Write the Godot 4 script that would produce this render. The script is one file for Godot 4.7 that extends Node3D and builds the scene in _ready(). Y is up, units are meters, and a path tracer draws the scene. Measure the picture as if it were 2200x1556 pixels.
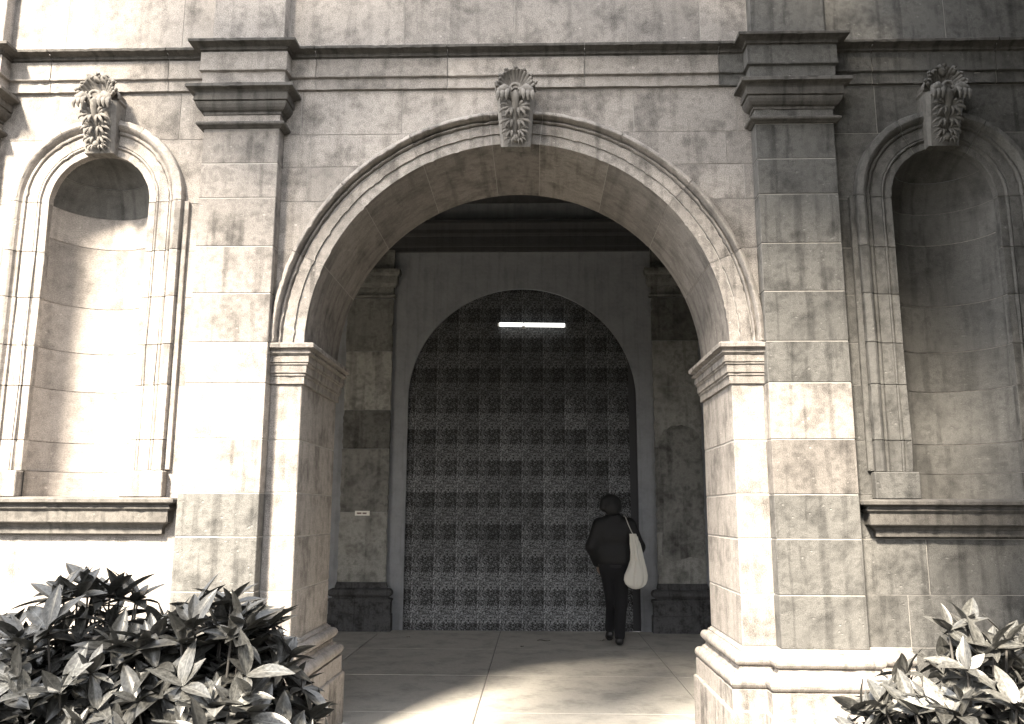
extends Node3D
# A museum arcade in a garden: stone arch with niches, a boarded loggia arch behind, a walker with a sack.

const R0 := 1.504        # arch intrados radius
const HS := 2.80         # springing height
const TH := 1.02         # thickness of the front wall
const BZ := -6.34        # plane of the loggia rear wall
const RX := -0.06        # centre line of the rear wall
const PZ := 0.12         # pilaster projection

var M := {}
var used := {}
var rng := RandomNumberGenerator.new()

# ------------------------------------------------------------------ small helpers
func numbered(n: String) -> String:
	if not used.has(n):
		used[n] = 0
		return n
	used[n] += 1
	return "%s_%03d" % [n, used[n]]

func node(called: String, parent: Node, at := Vector3.ZERO) -> Node3D:
	var o := Node3D.new()
	o.name = numbered(called) if parent == self else called
	parent.add_child(o, true)
	o.position = at
	return o

func thing(called: String, label: String, category: String, at := Vector3.ZERO, group := "") -> Node3D:
	var o := node(called, self, at)
	tag(o, label, category, group)
	return o

func tag(o: Node, label: String, category: String, group := "") -> void:
	o.set_meta("label", label)
	o.set_meta("category", category)
	if group != "":
		o.set_meta("group", group)

func put(mesh: Mesh, called: String, mat: Material, parent: Node, at := Vector3.ZERO) -> MeshInstance3D:
	var o := MeshInstance3D.new()
	o.name = numbered(called) if parent == self else called
	o.mesh = mesh
	o.material_override = mat
	o.cast_shadow = GeometryInstance3D.SHADOW_CASTING_SETTING_ON
	parent.add_child(o, true)
	o.position = at
	return o

func newst() -> SurfaceTool:
	var st := SurfaceTool.new()
	st.begin(Mesh.PRIMITIVE_TRIANGLES)
	return st

func tri(st: SurfaceTool, a: Vector3, b: Vector3, c: Vector3, na: Vector3, nb: Vector3, nc: Vector3) -> void:
	var g := (c - a).cross(b - a)
	if g.length_squared() < 1e-14:
		return
	if g.dot(na + nb + nc) < 0.0:
		var t := b; b = c; c = t
		t = nb; nb = nc; nc = t
	st.set_normal(na); st.add_vertex(a)
	st.set_normal(nb); st.add_vertex(b)
	st.set_normal(nc); st.add_vertex(c)

func quad(st: SurfaceTool, a: Vector3, b: Vector3, c: Vector3, d: Vector3, n: Vector3) -> void:
	tri(st, a, b, c, n, n, n)
	tri(st, a, c, d, n, n, n)

func quadn(st: SurfaceTool, a: Vector3, b: Vector3, c: Vector3, d: Vector3, na: Vector3, nb: Vector3, nc: Vector3, nd: Vector3) -> void:
	tri(st, a, b, c, na, nb, nc)
	tri(st, a, c, d, na, nc, nd)

# box with chamfered edges between two corners
func cbox(st: SurfaceTool, lo: Vector3, hi: Vector3, c := 0.003) -> void:
	var s := hi - lo
	c = minf(c, minf(s.x, minf(s.y, s.z)) * 0.3)
	var ctr := (lo + hi) * 0.5
	var h := s * 0.5
	for ax in 3:
		for sg in [-1.0, 1.0]:
			var n := Vector3.ZERO
			n[ax] = sg
			var u := Vector3.ZERO
			var v := Vector3.ZERO
			u[(ax + 1) % 3] = 1.0
			v[(ax + 2) % 3] = 1.0
			var p := ctr + n * h[ax]
			var hu := u * (h[(ax + 1) % 3] - c)
			var hv := v * (h[(ax + 2) % 3] - c)
			quad(st, p - hu - hv, p + hu - hv, p + hu + hv, p - hu + hv, n)
	for ax in 3:
		var b := (ax + 1) % 3
		var d := (ax + 2) % 3
		for sb in [-1.0, 1.0]:
			for sd in [-1.0, 1.0]:
				var e := Vector3.ZERO
				e[ax] = h[ax] - c
				var p1 := ctr; var p2 := ctr
				p1[b] += sb * h[b]; p1[d] += sd * (h[d] - c)
				p2[b] += sb * (h[b] - c); p2[d] += sd * h[d]
				var n2 := Vector3.ZERO
				n2[b] = sb; n2[d] = sd
				quad(st, p1 - e, p1 + e, p2 + e, p2 - e, n2.normalized())
	for sx in [-1.0, 1.0]:
		for sy in [-1.0, 1.0]:
			for sz in [-1.0, 1.0]:
				var a := ctr + Vector3(sx * h.x, sy * (h.y - c), sz * (h.z - c))
				var b2 := ctr + Vector3(sx * (h.x - c), sy * h.y, sz * (h.z - c))
				var d2 := ctr + Vector3(sx * (h.x - c), sy * (h.y - c), sz * h.z)
				var n3 := Vector3(sx, sy, sz).normalized()
				tri(st, a, b2, d2, n3, n3, n3)

func boxmesh(lo: Vector3, hi: Vector3, c := 0.003) -> ArrayMesh:
	var st := newst()
	cbox(st, lo, hi, c)
	return st.commit()

var wear_noise: FastNoiseLite
var wear_on := true

# small dents and nicks of weathered edges, in metres inwards
func wear(p: Vector3) -> float:
	if not wear_on:
		return 0.0
	if wear_noise == null:
		wear_noise = FastNoiseLite.new()
		wear_noise.seed = 3
		wear_noise.frequency = 1.0
		wear_noise.fractal_octaves = 2
	var a := wear_noise.get_noise_3d(p.x * 7.0, p.y * 9.0, p.z * 7.0)
	var b := wear_noise.get_noise_3d(p.x * 16.0 + 40.0, p.y * 16.0, p.z * 16.0)
	return 0.0025 * a + 0.035 * clampf(b - 0.24, 0.0, 0.25)

# sweep a profile (a outwards, b along B) through pairs of frames [P, A, B, NA]
func sweep(st: SurfaceTool, prof: PackedVector2Array, frames: Array, vert := true) -> void:
	for i in range(0, frames.size(), 2):
		var f0: Array = frames[i]
		var f1: Array = frames[i + 1]
		for k in prof.size() - 1:
			var d := prof[k + 1] - prof[k]
			if d.length() < 1e-6:
				continue
			var n2 := Vector2(d.y, -d.x) if vert else Vector2(-d.y, d.x)
			n2 = n2.normalized()
			var n0: Vector3 = (f0[3] * n2.x + f0[2] * n2.y).normalized()
			var n1: Vector3 = (f1[3] * n2.x + f1[2] * n2.y).normalized()
			var p00: Vector3 = f0[0] + f0[1] * prof[k].x + f0[2] * prof[k].y
			var p01: Vector3 = f0[0] + f0[1] * prof[k + 1].x + f0[2] * prof[k + 1].y
			var p10: Vector3 = f1[0] + f1[1] * prof[k].x + f1[2] * prof[k].y
			var p11: Vector3 = f1[0] + f1[1] * prof[k + 1].x + f1[2] * prof[k + 1].y
			p00 -= f0[3] * wear(p00) * edge(prof, k)
			p01 -= f0[3] * wear(p01) * edge(prof, k + 1)
			p10 -= f1[3] * wear(p10) * edge(prof, k)
			p11 -= f1[3] * wear(p11) * edge(prof, k + 1)
			quadn(st, p00, p10, p11, p01, n0, n1, n1, n0)

# 1 at projecting corners of a profile, 0 at its ends, so that pieces still meet
func edge(prof: PackedVector2Array, k: int) -> float:
	return 0.0 if k == 0 or k == prof.size() - 1 else 1.0

# horizontal moulding along a polyline in plan (x, z); outward is to the left of travel when seen from below (+z for +x)
func frames_plan(pts: PackedVector2Array) -> Array:
	var fr := []
	var ns := []
	for i in pts.size() - 1:
		var d := (pts[i + 1] - pts[i]).normalized()
		ns.append(Vector2(-d.y, d.x))
	for i in pts.size() - 1:
		var n: Vector2 = ns[i]
		var m0 := n
		var m1 := n
		if i > 0:
			var q: Vector2 = ns[i - 1]
			m0 = (n + q) / (1.0 + n.dot(q))
		if i < pts.size() - 2:
			var q2: Vector2 = ns[i + 1]
			m1 = (n + q2) / (1.0 + n.dot(q2))
		var n3 := Vector3(n.x, 0, n.y)
		var cnt := clampi(int((pts[i + 1] - pts[i]).length() / 0.035), 1, 90)
		for c in cnt:
			for e in 2:
				var t := float(c + e) / cnt
				var m := n
				if c + e == 0:
					m = m0
				elif c + e == cnt:
					m = m1
				var q := pts[i].lerp(pts[i + 1], t)
				fr.append([Vector3(q.x, 0, q.y), Vector3(m.x, 0, m.y), Vector3.UP, n3])
	return fr

func moulding(prof: PackedVector2Array, pts: PackedVector2Array, called: String, mat: Material, parent: Node) -> MeshInstance3D:
	var st := newst()
	# split long runs so that small wear can bend the line
	sweep(st, prof, frames_plan(pts))
	return put(st.commit(), called, mat, parent)

func frames_arc(c: Vector2, a0: float, a1: float, seg: int) -> Array:
	var fr := []
	for i in seg:
		for k in 2:
			var t := lerpf(a0, a1, float(i + k) / seg)
			var rad := Vector3(cos(t), sin(t), 0)
			fr.append([Vector3(c.x, c.y, 0), rad, Vector3(0, 0, 1), rad])
	return fr

# flat plate from a 2D outline (x, y), front at z, sides back to zb
func plate(st: SurfaceTool, poly: PackedVector2Array, z: float, zb: float) -> void:
	var idx := Geometry2D.triangulate_polygon(poly)
	var n := Vector3(0, 0, 1)
	for i in range(0, idx.size(), 3):
		var a := poly[idx[i]]
		var b := poly[idx[i + 1]]
		var c := poly[idx[i + 2]]
		tri(st, Vector3(a.x, a.y, z), Vector3(b.x, b.y, z), Vector3(c.x, c.y, z), n, n, n)
	var ccw := 1.0 if not Geometry2D.is_polygon_clockwise(poly) else -1.0
	for i in poly.size():
		var p := poly[i]
		var q := poly[(i + 1) % poly.size()]
		var d := (q - p).normalized()
		var sn := Vector3(d.y, -d.x, 0) * ccw
		quad(st, Vector3(p.x, p.y, z), Vector3(q.x, q.y, z), Vector3(q.x, q.y, zb), Vector3(p.x, p.y, zb), sn)

func rectp(x0: float, y0: float, x1: float, y1: float) -> PackedVector2Array:
	return PackedVector2Array([Vector2(x0, y0), Vector2(x1, y0), Vector2(x1, y1), Vector2(x0, y1)])

func stadium(cx: float, spring: float, r: float, bottom: float, seg := 48) -> PackedVector2Array:
	var p := PackedVector2Array()
	p.append(Vector2(cx - r, bottom))
	p.append(Vector2(cx + r, bottom))
	for i in seg + 1:
		var t := PI * i / seg
		p.append(Vector2(cx + r * cos(t), spring + r * sin(t)))
	return p

# tube with elliptical section through points; w = half widths, t = half thicknesses, up = thickness direction hint
func ribbon(st: SurfaceTool, pts: PackedVector3Array, w: PackedFloat32Array, t: PackedFloat32Array, up: Vector3, seg := 10) -> void:
	var rings := []
	var norms := []
	for i in pts.size():
		var d := (pts[mini(i + 1, pts.size() - 1)] - pts[maxi(i - 1, 0)]).normalized()
		var s := d.cross(up)
		if s.length() < 1e-4:
			s = d.cross(Vector3.RIGHT)
		s = s.normalized()
		var n := s.cross(d).normalized()
		var ring := PackedVector3Array()
		var nr := PackedVector3Array()
		for k in seg:
			var a := TAU * k / seg
			ring.append(pts[i] + s * cos(a) * w[i] + n * sin(a) * t[i])
			nr.append((s * cos(a) / maxf(w[i], 1e-4) + n * sin(a) / maxf(t[i], 1e-4)).normalized())
		rings.append(ring)
		norms.append(nr)
	for i in pts.size() - 1:
		for k in seg:
			var k2 := (k + 1) % seg
			quadn(st, rings[i][k], rings[i][k2], rings[i + 1][k2], rings[i + 1][k], norms[i][k], norms[i][k2], norms[i + 1][k2], norms[i + 1][k])
	for e in [0, pts.size() - 1]:
		var dd := (pts[0] - pts[1]).normalized() if e == 0 else (pts[e] - pts[e - 1]).normalized()
		for k in seg:
			tri(st, pts[e], rings[e][k], rings[e][(k + 1) % seg], dd, dd, dd)

func lathe(st: SurfaceTool, prof: PackedVector2Array, at: Vector3, seg := 20) -> void:
	for i in prof.size() - 1:
		var d := prof[i + 1] - prof[i]
		var n2 := Vector2(d.y, -d.x).normalized()
		for k in seg:
			var a := TAU * k / seg
			var b := TAU * (k + 1) / seg
			var ca := Vector3(cos(a), 0, sin(a))
			var cb := Vector3(cos(b), 0, sin(b))
			var na := ca * n2.x + Vector3.UP * n2.y
			var nb := cb * n2.x + Vector3.UP * n2.y
			quadn(st, at + ca * prof[i].x + Vector3.UP * prof[i].y, at + cb * prof[i].x + Vector3.UP * prof[i].y, at + cb * prof[i + 1].x + Vector3.UP * prof[i + 1].y, at + ca * prof[i + 1].x + Vector3.UP * prof[i + 1].y, na, nb, nb, na)

# ------------------------------------------------------------------ surface nets for bodies and cloth
func surface_net(prims: Array, cell: float, k: float) -> ArrayMesh:
	var lo := Vector3(1e9, 1e9, 1e9)
	var hi := -lo
	for p in prims:
		var m: float = maxf(p[2], p[3]) + 3.0 * cell
		lo = lo.min(p[0] - Vector3.ONE * m).min(p[1] - Vector3.ONE * m)
		hi = hi.max(p[0] + Vector3.ONE * m).max(p[1] + Vector3.ONE * m)
	var nx := int(ceil((hi.x - lo.x) / cell)) + 1
	var ny := int(ceil((hi.y - lo.y) / cell)) + 1
	var nz := int(ceil((hi.z - lo.z) / cell)) + 1
	var f := PackedFloat32Array()
	f.resize(nx * ny * nz)
	f.fill(1.0)
	for p in prims:
		var a: Vector3 = p[0]
		var b: Vector3 = p[1]
		var ra: float = p[2]
		var rb: float = p[3]
		var sq: Vector3 = p[4] if p.size() > 4 else Vector3.ONE
		var pad := maxf(ra, rb) + k + 2.0 * cell
		var l := ((a.min(b) - Vector3.ONE * pad - lo) / cell).floor()
		var h := ((a.max(b) + Vector3.ONE * pad - lo) / cell).ceil()
		var ba := (b - a) / sq
		var bb := maxf(ba.dot(ba), 1e-9)
		for z in range(maxi(0, int(l.z)), mini(nz, int(h.z) + 1)):
			for y in range(maxi(0, int(l.y)), mini(ny, int(h.y) + 1)):
				var row := (z * ny + y) * nx
				for x in range(maxi(0, int(l.x)), mini(nx, int(h.x) + 1)):
					var q := (lo + Vector3(x, y, z) * cell - a) / sq
					var t := clampf(q.dot(ba) / bb, 0.0, 1.0)
					var d := (q - ba * t).length() - lerpf(ra, rb, t)
					var o := f[row + x]
					var hh := maxf(k - absf(o - d), 0.0) / k
					f[row + x] = minf(o, d) - hh * hh * k * 0.25
	var vid := {}
	var vs := PackedVector3Array()
	var ns := PackedVector3Array()
	var ix := PackedInt32Array()
	var off := [0, 1, nx, nx + 1, nx * ny, nx * ny + 1, nx * ny + nx, nx * ny + nx + 1]
	var ed := [[0, 1], [2, 3], [4, 5], [6, 7], [0, 2], [1, 3], [4, 6], [5, 7], [0, 4], [1, 5], [2, 6], [3, 7]]
	var cp := []
	for c in 8:
		cp.append(Vector3(c & 1, (c >> 1) & 1, (c >> 2) & 1))
	for z in nz - 1:
		for y in ny - 1:
			var base := (z * ny + y) * nx
			for x in nx - 1:
				var i := base + x
				var neg := 0
				for c in 8:
					if f[i + off[c]] < 0.0:
						neg += 1
				if neg == 0 or neg == 8:
					continue
				var s := Vector3.ZERO
				var n := 0
				for e in ed:
					var fa := f[i + off[e[0]]]
					var fb := f[i + off[e[1]]]
					if (fa < 0.0) != (fb < 0.0):
						s += cp[e[0]].lerp(cp[e[1]], fa / (fa - fb))
						n += 1
				s /= n
				vid[i] = vs.size()
				vs.append(lo + (Vector3(x, y, z) + s) * cell)
				var g := Vector3(f[i + 1] - f[i] + f[i + nx + 1] - f[i + nx] + f[i + nx * ny + 1] - f[i + nx * ny], f[i + nx] - f[i] + f[i + nx + 1] - f[i + 1] + f[i + nx * ny + nx] - f[i + nx * ny], f[i + nx * ny] - f[i] + f[i + nx * ny + 1] - f[i + 1] + f[i + nx * ny + nx] - f[i + nx])
				ns.append(g.normalized())
	for i in vid:
		var x: int = i % nx
		var y: int = (i / nx) % ny
		var z: int = i / (nx * ny)
		var s0 := f[i] < 0.0
		if y > 0 and z > 0 and s0 != (f[i + 1] < 0.0):
			netquad(ix, vid, [i, i - nx, i - nx - nx * ny, i - nx * ny], s0)
		if x > 0 and z > 0 and s0 != (f[i + nx] < 0.0):
			netquad(ix, vid, [i, i - nx * ny, i - nx * ny - 1, i - 1], s0)
		if x > 0 and y > 0 and s0 != (f[i + nx * ny] < 0.0):
			netquad(ix, vid, [i, i - 1, i - 1 - nx, i - nx], s0)
	var arr := []
	arr.resize(Mesh.ARRAY_MAX)
	arr[Mesh.ARRAY_VERTEX] = vs
	arr[Mesh.ARRAY_NORMAL] = ns
	arr[Mesh.ARRAY_INDEX] = ix
	var am := ArrayMesh.new()
	am.add_surface_from_arrays(Mesh.PRIMITIVE_TRIANGLES, arr)
	return am

func netquad(ix: PackedInt32Array, vid: Dictionary, q: Array, inside: bool) -> void:
	for c in q:
		if not vid.has(c):
			return
	var o := [0, 2, 1, 0, 3, 2] if inside else [0, 1, 2, 0, 2, 3]
	for c in o:
		ix.append(vid[q[c]])

# ------------------------------------------------------------------ textures and materials
func noise_img(size: int, freq: float, sd: int, oct := 4, type := FastNoiseLite.TYPE_SIMPLEX_SMOOTH) -> Image:
	var n := FastNoiseLite.new()
	n.noise_type = type
	n.seed = sd
	n.frequency = freq
	n.fractal_octaves = oct
	if type == FastNoiseLite.TYPE_CELLULAR:
		n.cellular_return_type = FastNoiseLite.RETURN_DISTANCE
	return n.get_seamless_image(size, size, false, false, 0.15, true)

func tex(im: Image) -> ImageTexture:
	im.generate_mipmaps()
	return ImageTexture.create_from_image(im)

# grey level image made of large blotches, mid grain, fine speckle and, if wanted, vertical runs
func stone_img(size: int, sd: int, blotch: float, grain: float, run: float, dark: float, chips := 0) -> Array:
	var a := noise_img(size, 0.006, sd, 4).get_data()
	var b := noise_img(size, 0.03, sd + 1, 3).get_data()
	var c := noise_img(size, 0.25, sd + 2, 2).get_data()
	var rimg := noise_img(size, 0.02, sd + 3, 4)
	# drips: a thin band of the noise drawn out downwards, mirrored so that it repeats without a seam
	var band := rimg.get_region(Rect2i(0, 0, size, size / 24))
	var back: Image = band.duplicate()
	back.flip_y()
	var two := Image.create(size, band.get_height() * 2, false, band.get_format())
	two.blit_rect(band, Rect2i(0, 0, size, band.get_height()), Vector2i.ZERO)
	two.blit_rect(back, Rect2i(0, 0, size, band.get_height()), Vector2i(0, band.get_height()))
	two.resize(size, size, Image.INTERPOLATE_CUBIC)
	rimg = two
	var r := rimg.get_data()
	var out := PackedByteArray()
	out.resize(size * size)
	var hgt := PackedByteArray()
	hgt.resize(size * size)
	for i in size * size:
		var va := a[i] / 255.0
		var vb := b[i] / 255.0
		var vc := c[i] / 255.0
		var v := 0.80 + blotch * (va - 0.5) + 0.5 * blotch * (vb - 0.5) + grain * (vc - 0.5)
		v -= dark * smoothstep(0.5, 0.85, va * 0.6 + vb * 0.4)
		v -= run * smoothstep(0.5, 0.85, r[i] / 255.0)
		if vc > 0.86:
			v -= 0.12
		out[i] = int(clampf(v, 0.02, 1.0) * 255.0)
		hgt[i] = int(clampf(0.5 + 0.35 * (vc - 0.5) + 0.5 * (vb - 0.5), 0.0, 1.0) * 255.0)
	# chips: small broken spots of fresher stone with a pit behind them
	var cr := RandomNumberGenerator.new()
	cr.seed = sd + 99
	for k in chips:
		var cx := cr.randi_range(12, size - 13)
		var cy := cr.randi_range(12, size - 13)
		var rx := cr.randf_range(1.5, 6.0) * size / 1024.0
		var ry := rx * cr.randf_range(0.4, 1.0)
		for y in range(int(cy - ry), int(cy + ry) + 1):
			for x in range(int(cx - rx), int(cx + rx) + 1):
				var q := pow((x - cx) / rx, 2.0) + pow((y - cy) / ry, 2.0) + cr.randf_range(-0.3, 0.3)
				if q < 1.0:
					var i := y * size + x
					out[i] = mini(255, int(out[i] + 42.0 * (1.0 - q)))
					hgt[i] = maxi(0, int(hgt[i] - 110.0 * (1.0 - q)))
	var im := Image.create_from_data(size, size, false, Image.FORMAT_L8, out)
	var hm := Image.create_from_data(size, size, false, Image.FORMAT_L8, hgt)
	hm.convert(Image.FORMAT_RGBA8)
	hm.bump_map_to_normal_map(3.0)
	im.convert(Image.FORMAT_RGB8)
	return [tex(im), tex(hm)]

func lin(r: float, g: float, b: float) -> Color:
	return Color(r, g, b).linear_to_srgb()

func stone_mat(t: Array, col: Color, metres: float, off := Vector3.ZERO, rough := 0.92, nscale := 0.6) -> StandardMaterial3D:
	var m := StandardMaterial3D.new()
	m.albedo_color = col
	m.albedo_texture = t[0]
	m.normal_enabled = true
	m.normal_texture = t[1]
	m.normal_scale = nscale
	m.roughness = rough
	m.uv1_triplanar = true
	m.uv1_world_triplanar = true
	m.uv1_scale = Vector3.ONE / metres
	m.uv1_offset = off
	return m

func plain(col: Color, rough := 0.8, metal := 0.0) -> StandardMaterial3D:
	var m := StandardMaterial3D.new()
	m.albedo_color = col
	m.roughness = rough
	m.metallic = metal
	return m

func make_materials() -> void:
	var clean := stone_img(1024, 11, 0.42, 0.38, 0.08, 0.26, 90)
	var stained := stone_img(1024, 31, 0.42, 0.36, 0.16, 0.30, 260)
	var old := stone_img(1024, 51, 0.70, 0.40, 0.15, 0.45)
	var oldp := stone_img(1024, 61, 0.55, 0.30, 0.12, 0.40)
	var plas := stone_img(512, 71, 0.10, 0.16, 0.05, 0.02)
	var flo := stone_img(1024, 91, 0.22, 0.22, 0.0, 0.12)
	M.ashlar = []
	for i in 6:
		var k: float = [1.0, 0.90, 1.08, 0.82, 1.02, 0.94][i]
		M.ashlar.append(stone_mat(clean, lin(0.50 * k, 0.458 * k, 0.425 * k), 2.6, Vector3(0.37 * i, 0.61 * i, 0.13 * i)))
	M.worn = []
	for i in 5:
		var k: float = [1.0, 0.86, 1.08, 0.76, 0.56][i]
		M.worn.append(stone_mat(stained, lin(0.50 * k, 0.458 * k, 0.425 * k), 2.2, Vector3(0.21 * i, 0.47 * i, 0.33 * i), 0.9, 0.8))
	M.shade_stain = []  # shade of the right bay and real staining put into one dark stone
	for i in 4:
		var k: float = [1.0, 0.9, 1.1, 0.96][i]
		M.shade_stain.append(stone_mat(stained, lin(0.20 * k, 0.194 * k, 0.184 * k), 2.0, Vector3(0.51 * i, 0.27 * i, 0.13 * i), 0.9, 1.3))
	M.mould_shade = stone_mat(stained, lin(0.17, 0.158, 0.146), 1.7, Vector3(0.2, 0.7, 0.4), 0.9, 0.8)  # sooty moulding stone, darkened further to stand in for shaded undersides
	M.carved = stone_mat(stained, lin(0.33, 0.305, 0.28), 0.9, Vector3(0.5, 0.1, 0.3), 0.85, 1.0)
	M.carved_shade = stone_mat(stained, lin(0.21, 0.20, 0.185), 0.9, Vector3(0.2, 0.4, 0.3), 0.85, 1.0)  # same carving stone with the right bay's shade put into its colour
	M.mortar = stone_mat(plas, lin(0.60, 0.57, 0.535), 0.8)
	M.plaster = stone_mat(plas, lin(0.45, 0.465, 0.50), 1.2)
	M.old = []
	for i in 4:
		var k: float = [1.0, 0.70, 1.2, 0.48][i]
		M.old.append(stone_mat(oldp, lin(0.50 * k, 0.495 * k, 0.47 * k), 3.4, Vector3(0.3 * i, 0.15 * i, 0.6), 0.95, 1.2))
	M.olddark = stone_mat(old, lin(0.13, 0.13, 0.135), 1.3, Vector3(0.8, 0.3, 0.1), 0.95, 1.0)
	M.darkwood = stone_mat(plas, lin(0.10, 0.10, 0.105), 1.0)
	M.floor = stone_mat(flo, lin(0.76, 0.72, 0.66), 2.8, Vector3.ZERO, 0.9, 0.5)
	M.soil = stone_mat(old, lin(0.10, 0.095, 0.09), 1.1, Vector3.ZERO, 1.0, 1.5)
	M.gravel = stone_mat(flo, lin(0.36, 0.345, 0.33), 0.9, Vector3.ZERO, 1.0, 1.6)
	M.lawn = stone_mat(old, lin(0.05, 0.053, 0.042), 1.3, Vector3.ZERO, 1.0, 1.5)
	M.board = plain(lin(0.05, 0.05, 0.055), 0.9)
	M.cloth = plain(lin(0.62, 0.60, 0.55), 0.95)
	M.cord = plain(lin(0.45, 0.43, 0.4), 0.9)
	M.leather = plain(lin(0.006, 0.006, 0.007), 0.7)
	M.leather.normal_enabled = true
	M.leather.normal_texture = oldp[1]
	M.leather.normal_scale = 1.2
	M.leather.uv1_triplanar = true
	M.leather.uv1_scale = Vector3.ONE * 1.4
	M.denim = plain(lin(0.008, 0.008, 0.010), 0.95)
	M.shoe = plain(lin(0.010, 0.010, 0.011), 0.4)
	M.hair = plain(lin(0.008, 0.008, 0.009), 0.7)
	M.skin = plain(lin(0.20, 0.15, 0.12), 0.6)
	M.enamel = plain(lin(0.6, 0.6, 0.58), 0.4)
	M.ink = plain(lin(0.10, 0.03, 0.025), 0.7)
	M.plate = plain(lin(0.85, 0.83, 0.78), 0.5)
	M.bark = stone_mat(old, lin(0.14, 0.12, 0.10), 0.7, Vector3.ZERO, 1.0, 1.5)
	M.deadleaf = plain(lin(0.08, 0.07, 0.055), 0.9)
	var tube := plain(lin(0.9, 0.9, 0.88), 0.5)
	tube.emission_enabled = true
	tube.emission = Color(1, 1, 0.98)
	tube.emission_energy_multiplier = 0.35
	M.tube = tube
	# printed sheets: the same scribbled print on every sheet, inked lighter or heavier, and paler low down for the light
	M.sheet = []
	var pn := noise_img(512, 0.035, 7, 2, FastNoiseLite.TYPE_CELLULAR)
	var p2 := noise_img(512, 0.045, 8, 2)
	var p3 := noise_img(512, 0.012, 9, 3)
	var pd := pn.get_data(); var pe := p2.get_data(); var pf := p3.get_data()
	var pim := Image.create(256, 384, false, Image.FORMAT_RGB8)
	for y in 384:
		for x in 256:
			var i := y * 512 + x
			var v := 0.42 + 0.75 * (pe[i] / 255.0 - 0.5) + 0.35 * (pd[i] / 255.0 - 0.4)
			# the copied drawing: a paler tangle at the lower left, denser ink at the right
			var ux := x / 256.0
			var uy := y / 384.0
			v += 0.12 * exp(-(pow((ux - 0.12) / 0.16, 2.0) + pow((uy - 0.62) / 0.10, 2.0)))
			v -= 0.12 * smoothstep(0.42, 0.52, ux) * (1.0 - smoothstep(0.42, 0.5, uy))
			v += 0.05 * smoothstep(0.45, 0.52, uy)
			v += 0.16 * (pf[i] / 255.0 - 0.5)
			v = clampf(v, 0.03, 0.95)
			pim.set_pixel(x, y, Color(v, v, v))
	var pt := tex(pim)
	for k in [0.30, 0.38, 0.48, 0.60, 0.72]:
		var m := plain(lin(k * 0.97, k, k * 1.05), 0.85)
		m.albedo_texture = pt
		M.sheet.append(m)
	# leaves
	M.leaf = []
	var lim := Image.create(64, 128, false, Image.FORMAT_RGB8)
	var ln := noise_img(128, 0.06, 77, 3).get_data()
	for y in 128:
		for x in 64:
			var ux := absf(x / 63.0 - 0.5) * 2.0
			var v := 0.75 + 0.5 * (ln[y * 128 + x] / 255.0 - 0.5)
			var vein := absf(fposmod(y * 0.075 + ux * 2.2, 1.0) - 0.5) * 2.0
			v += 0.16 * smoothstep(0.75, 1.0, vein)
			if ux < 0.07:
				v += 0.3
			v = clampf(v, 0.0, 1.0)
			lim.set_pixel(x, y, Color(v, v, v))
	var lt := tex(lim)
	for k in [0.065, 0.095, 0.145, 0.25]:
		var m := plain(lin(k, k * 0.99, k * 0.93), 0.32)
		m.albedo_texture = lt
		m.backlight_enabled = true
		m.backlight = Color(0.10, 0.10, 0.09)
		M.leaf.append(m)
	var tl := plain(lin(0.07, 0.075, 0.06), 0.6)
	M.treeleaf = tl
	M.stem = plain(lin(0.07, 0.065, 0.06), 0.9)

# ------------------------------------------------------------------ front arcade
var COURSES := [4.735, 4.387, 4.133, 3.866, 3.498, 3.145, 2.80, 2.505, 2.117, 1.752, 1.459, 1.098, 0.762]
const G := 0.0028  # half a mortar joint

func block_plate(parent: Node, poly: PackedVector2Array, cuts: Array, mats: Array) -> void:
	var list := [poly]
	for c in cuts:
		var nl := []
		for p in list:
			for q in Geometry2D.clip_polygons(p, c):
				if not Geometry2D.is_polygon_clockwise(q):
					nl.append(q)
		list = nl
	for p in list:
		var area := 0.0
		for i in p.size():
			area += p[i].cross(p[(i + 1) % p.size()])
		if absf(area) * 0.5 < 0.002:
			continue
		var st := newst()
		plate(st, p, rng.randf_range(-0.0012, 0.0012), -0.05)
		put(st.commit(), "ashlar_block", mats[rng.randi() % mats.size()], parent)

func wall_area(parent: Node, x0: float, x1: float, ys: Array, cuts: Array, mats: Array, w: float, first: Dictionary) -> void:
	for r in ys.size() - 1:
		var top: float = ys[r]
		var bot: float = ys[r + 1]
		var xs := []
		if first.has(r):
			xs = first[r].duplicate()
		else:
			var x := x0 + (0.35 if r % 2 == 0 else 0.72) * w
			while x < x1 - 0.12:
				xs.append(x)
				x += w * rng.randf_range(0.85, 1.15)
		xs.push_front(x0 - G)
		xs.push_back(x1 + G)
		for i in xs.size() - 1:
			block_plate(parent, rectp(xs[i] + G, bot + G, xs[i + 1] - G, top - G), cuts, mats)

func torus_pts(p: PackedVector2Array, a: float, y: float, r: float, rise := 1.0) -> void:
	for i in 9:
		var t := -PI / 2 + PI * i / 8.0
		p.append(Vector2(a + r * cos(t), y + r * rise * sin(t)))

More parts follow.
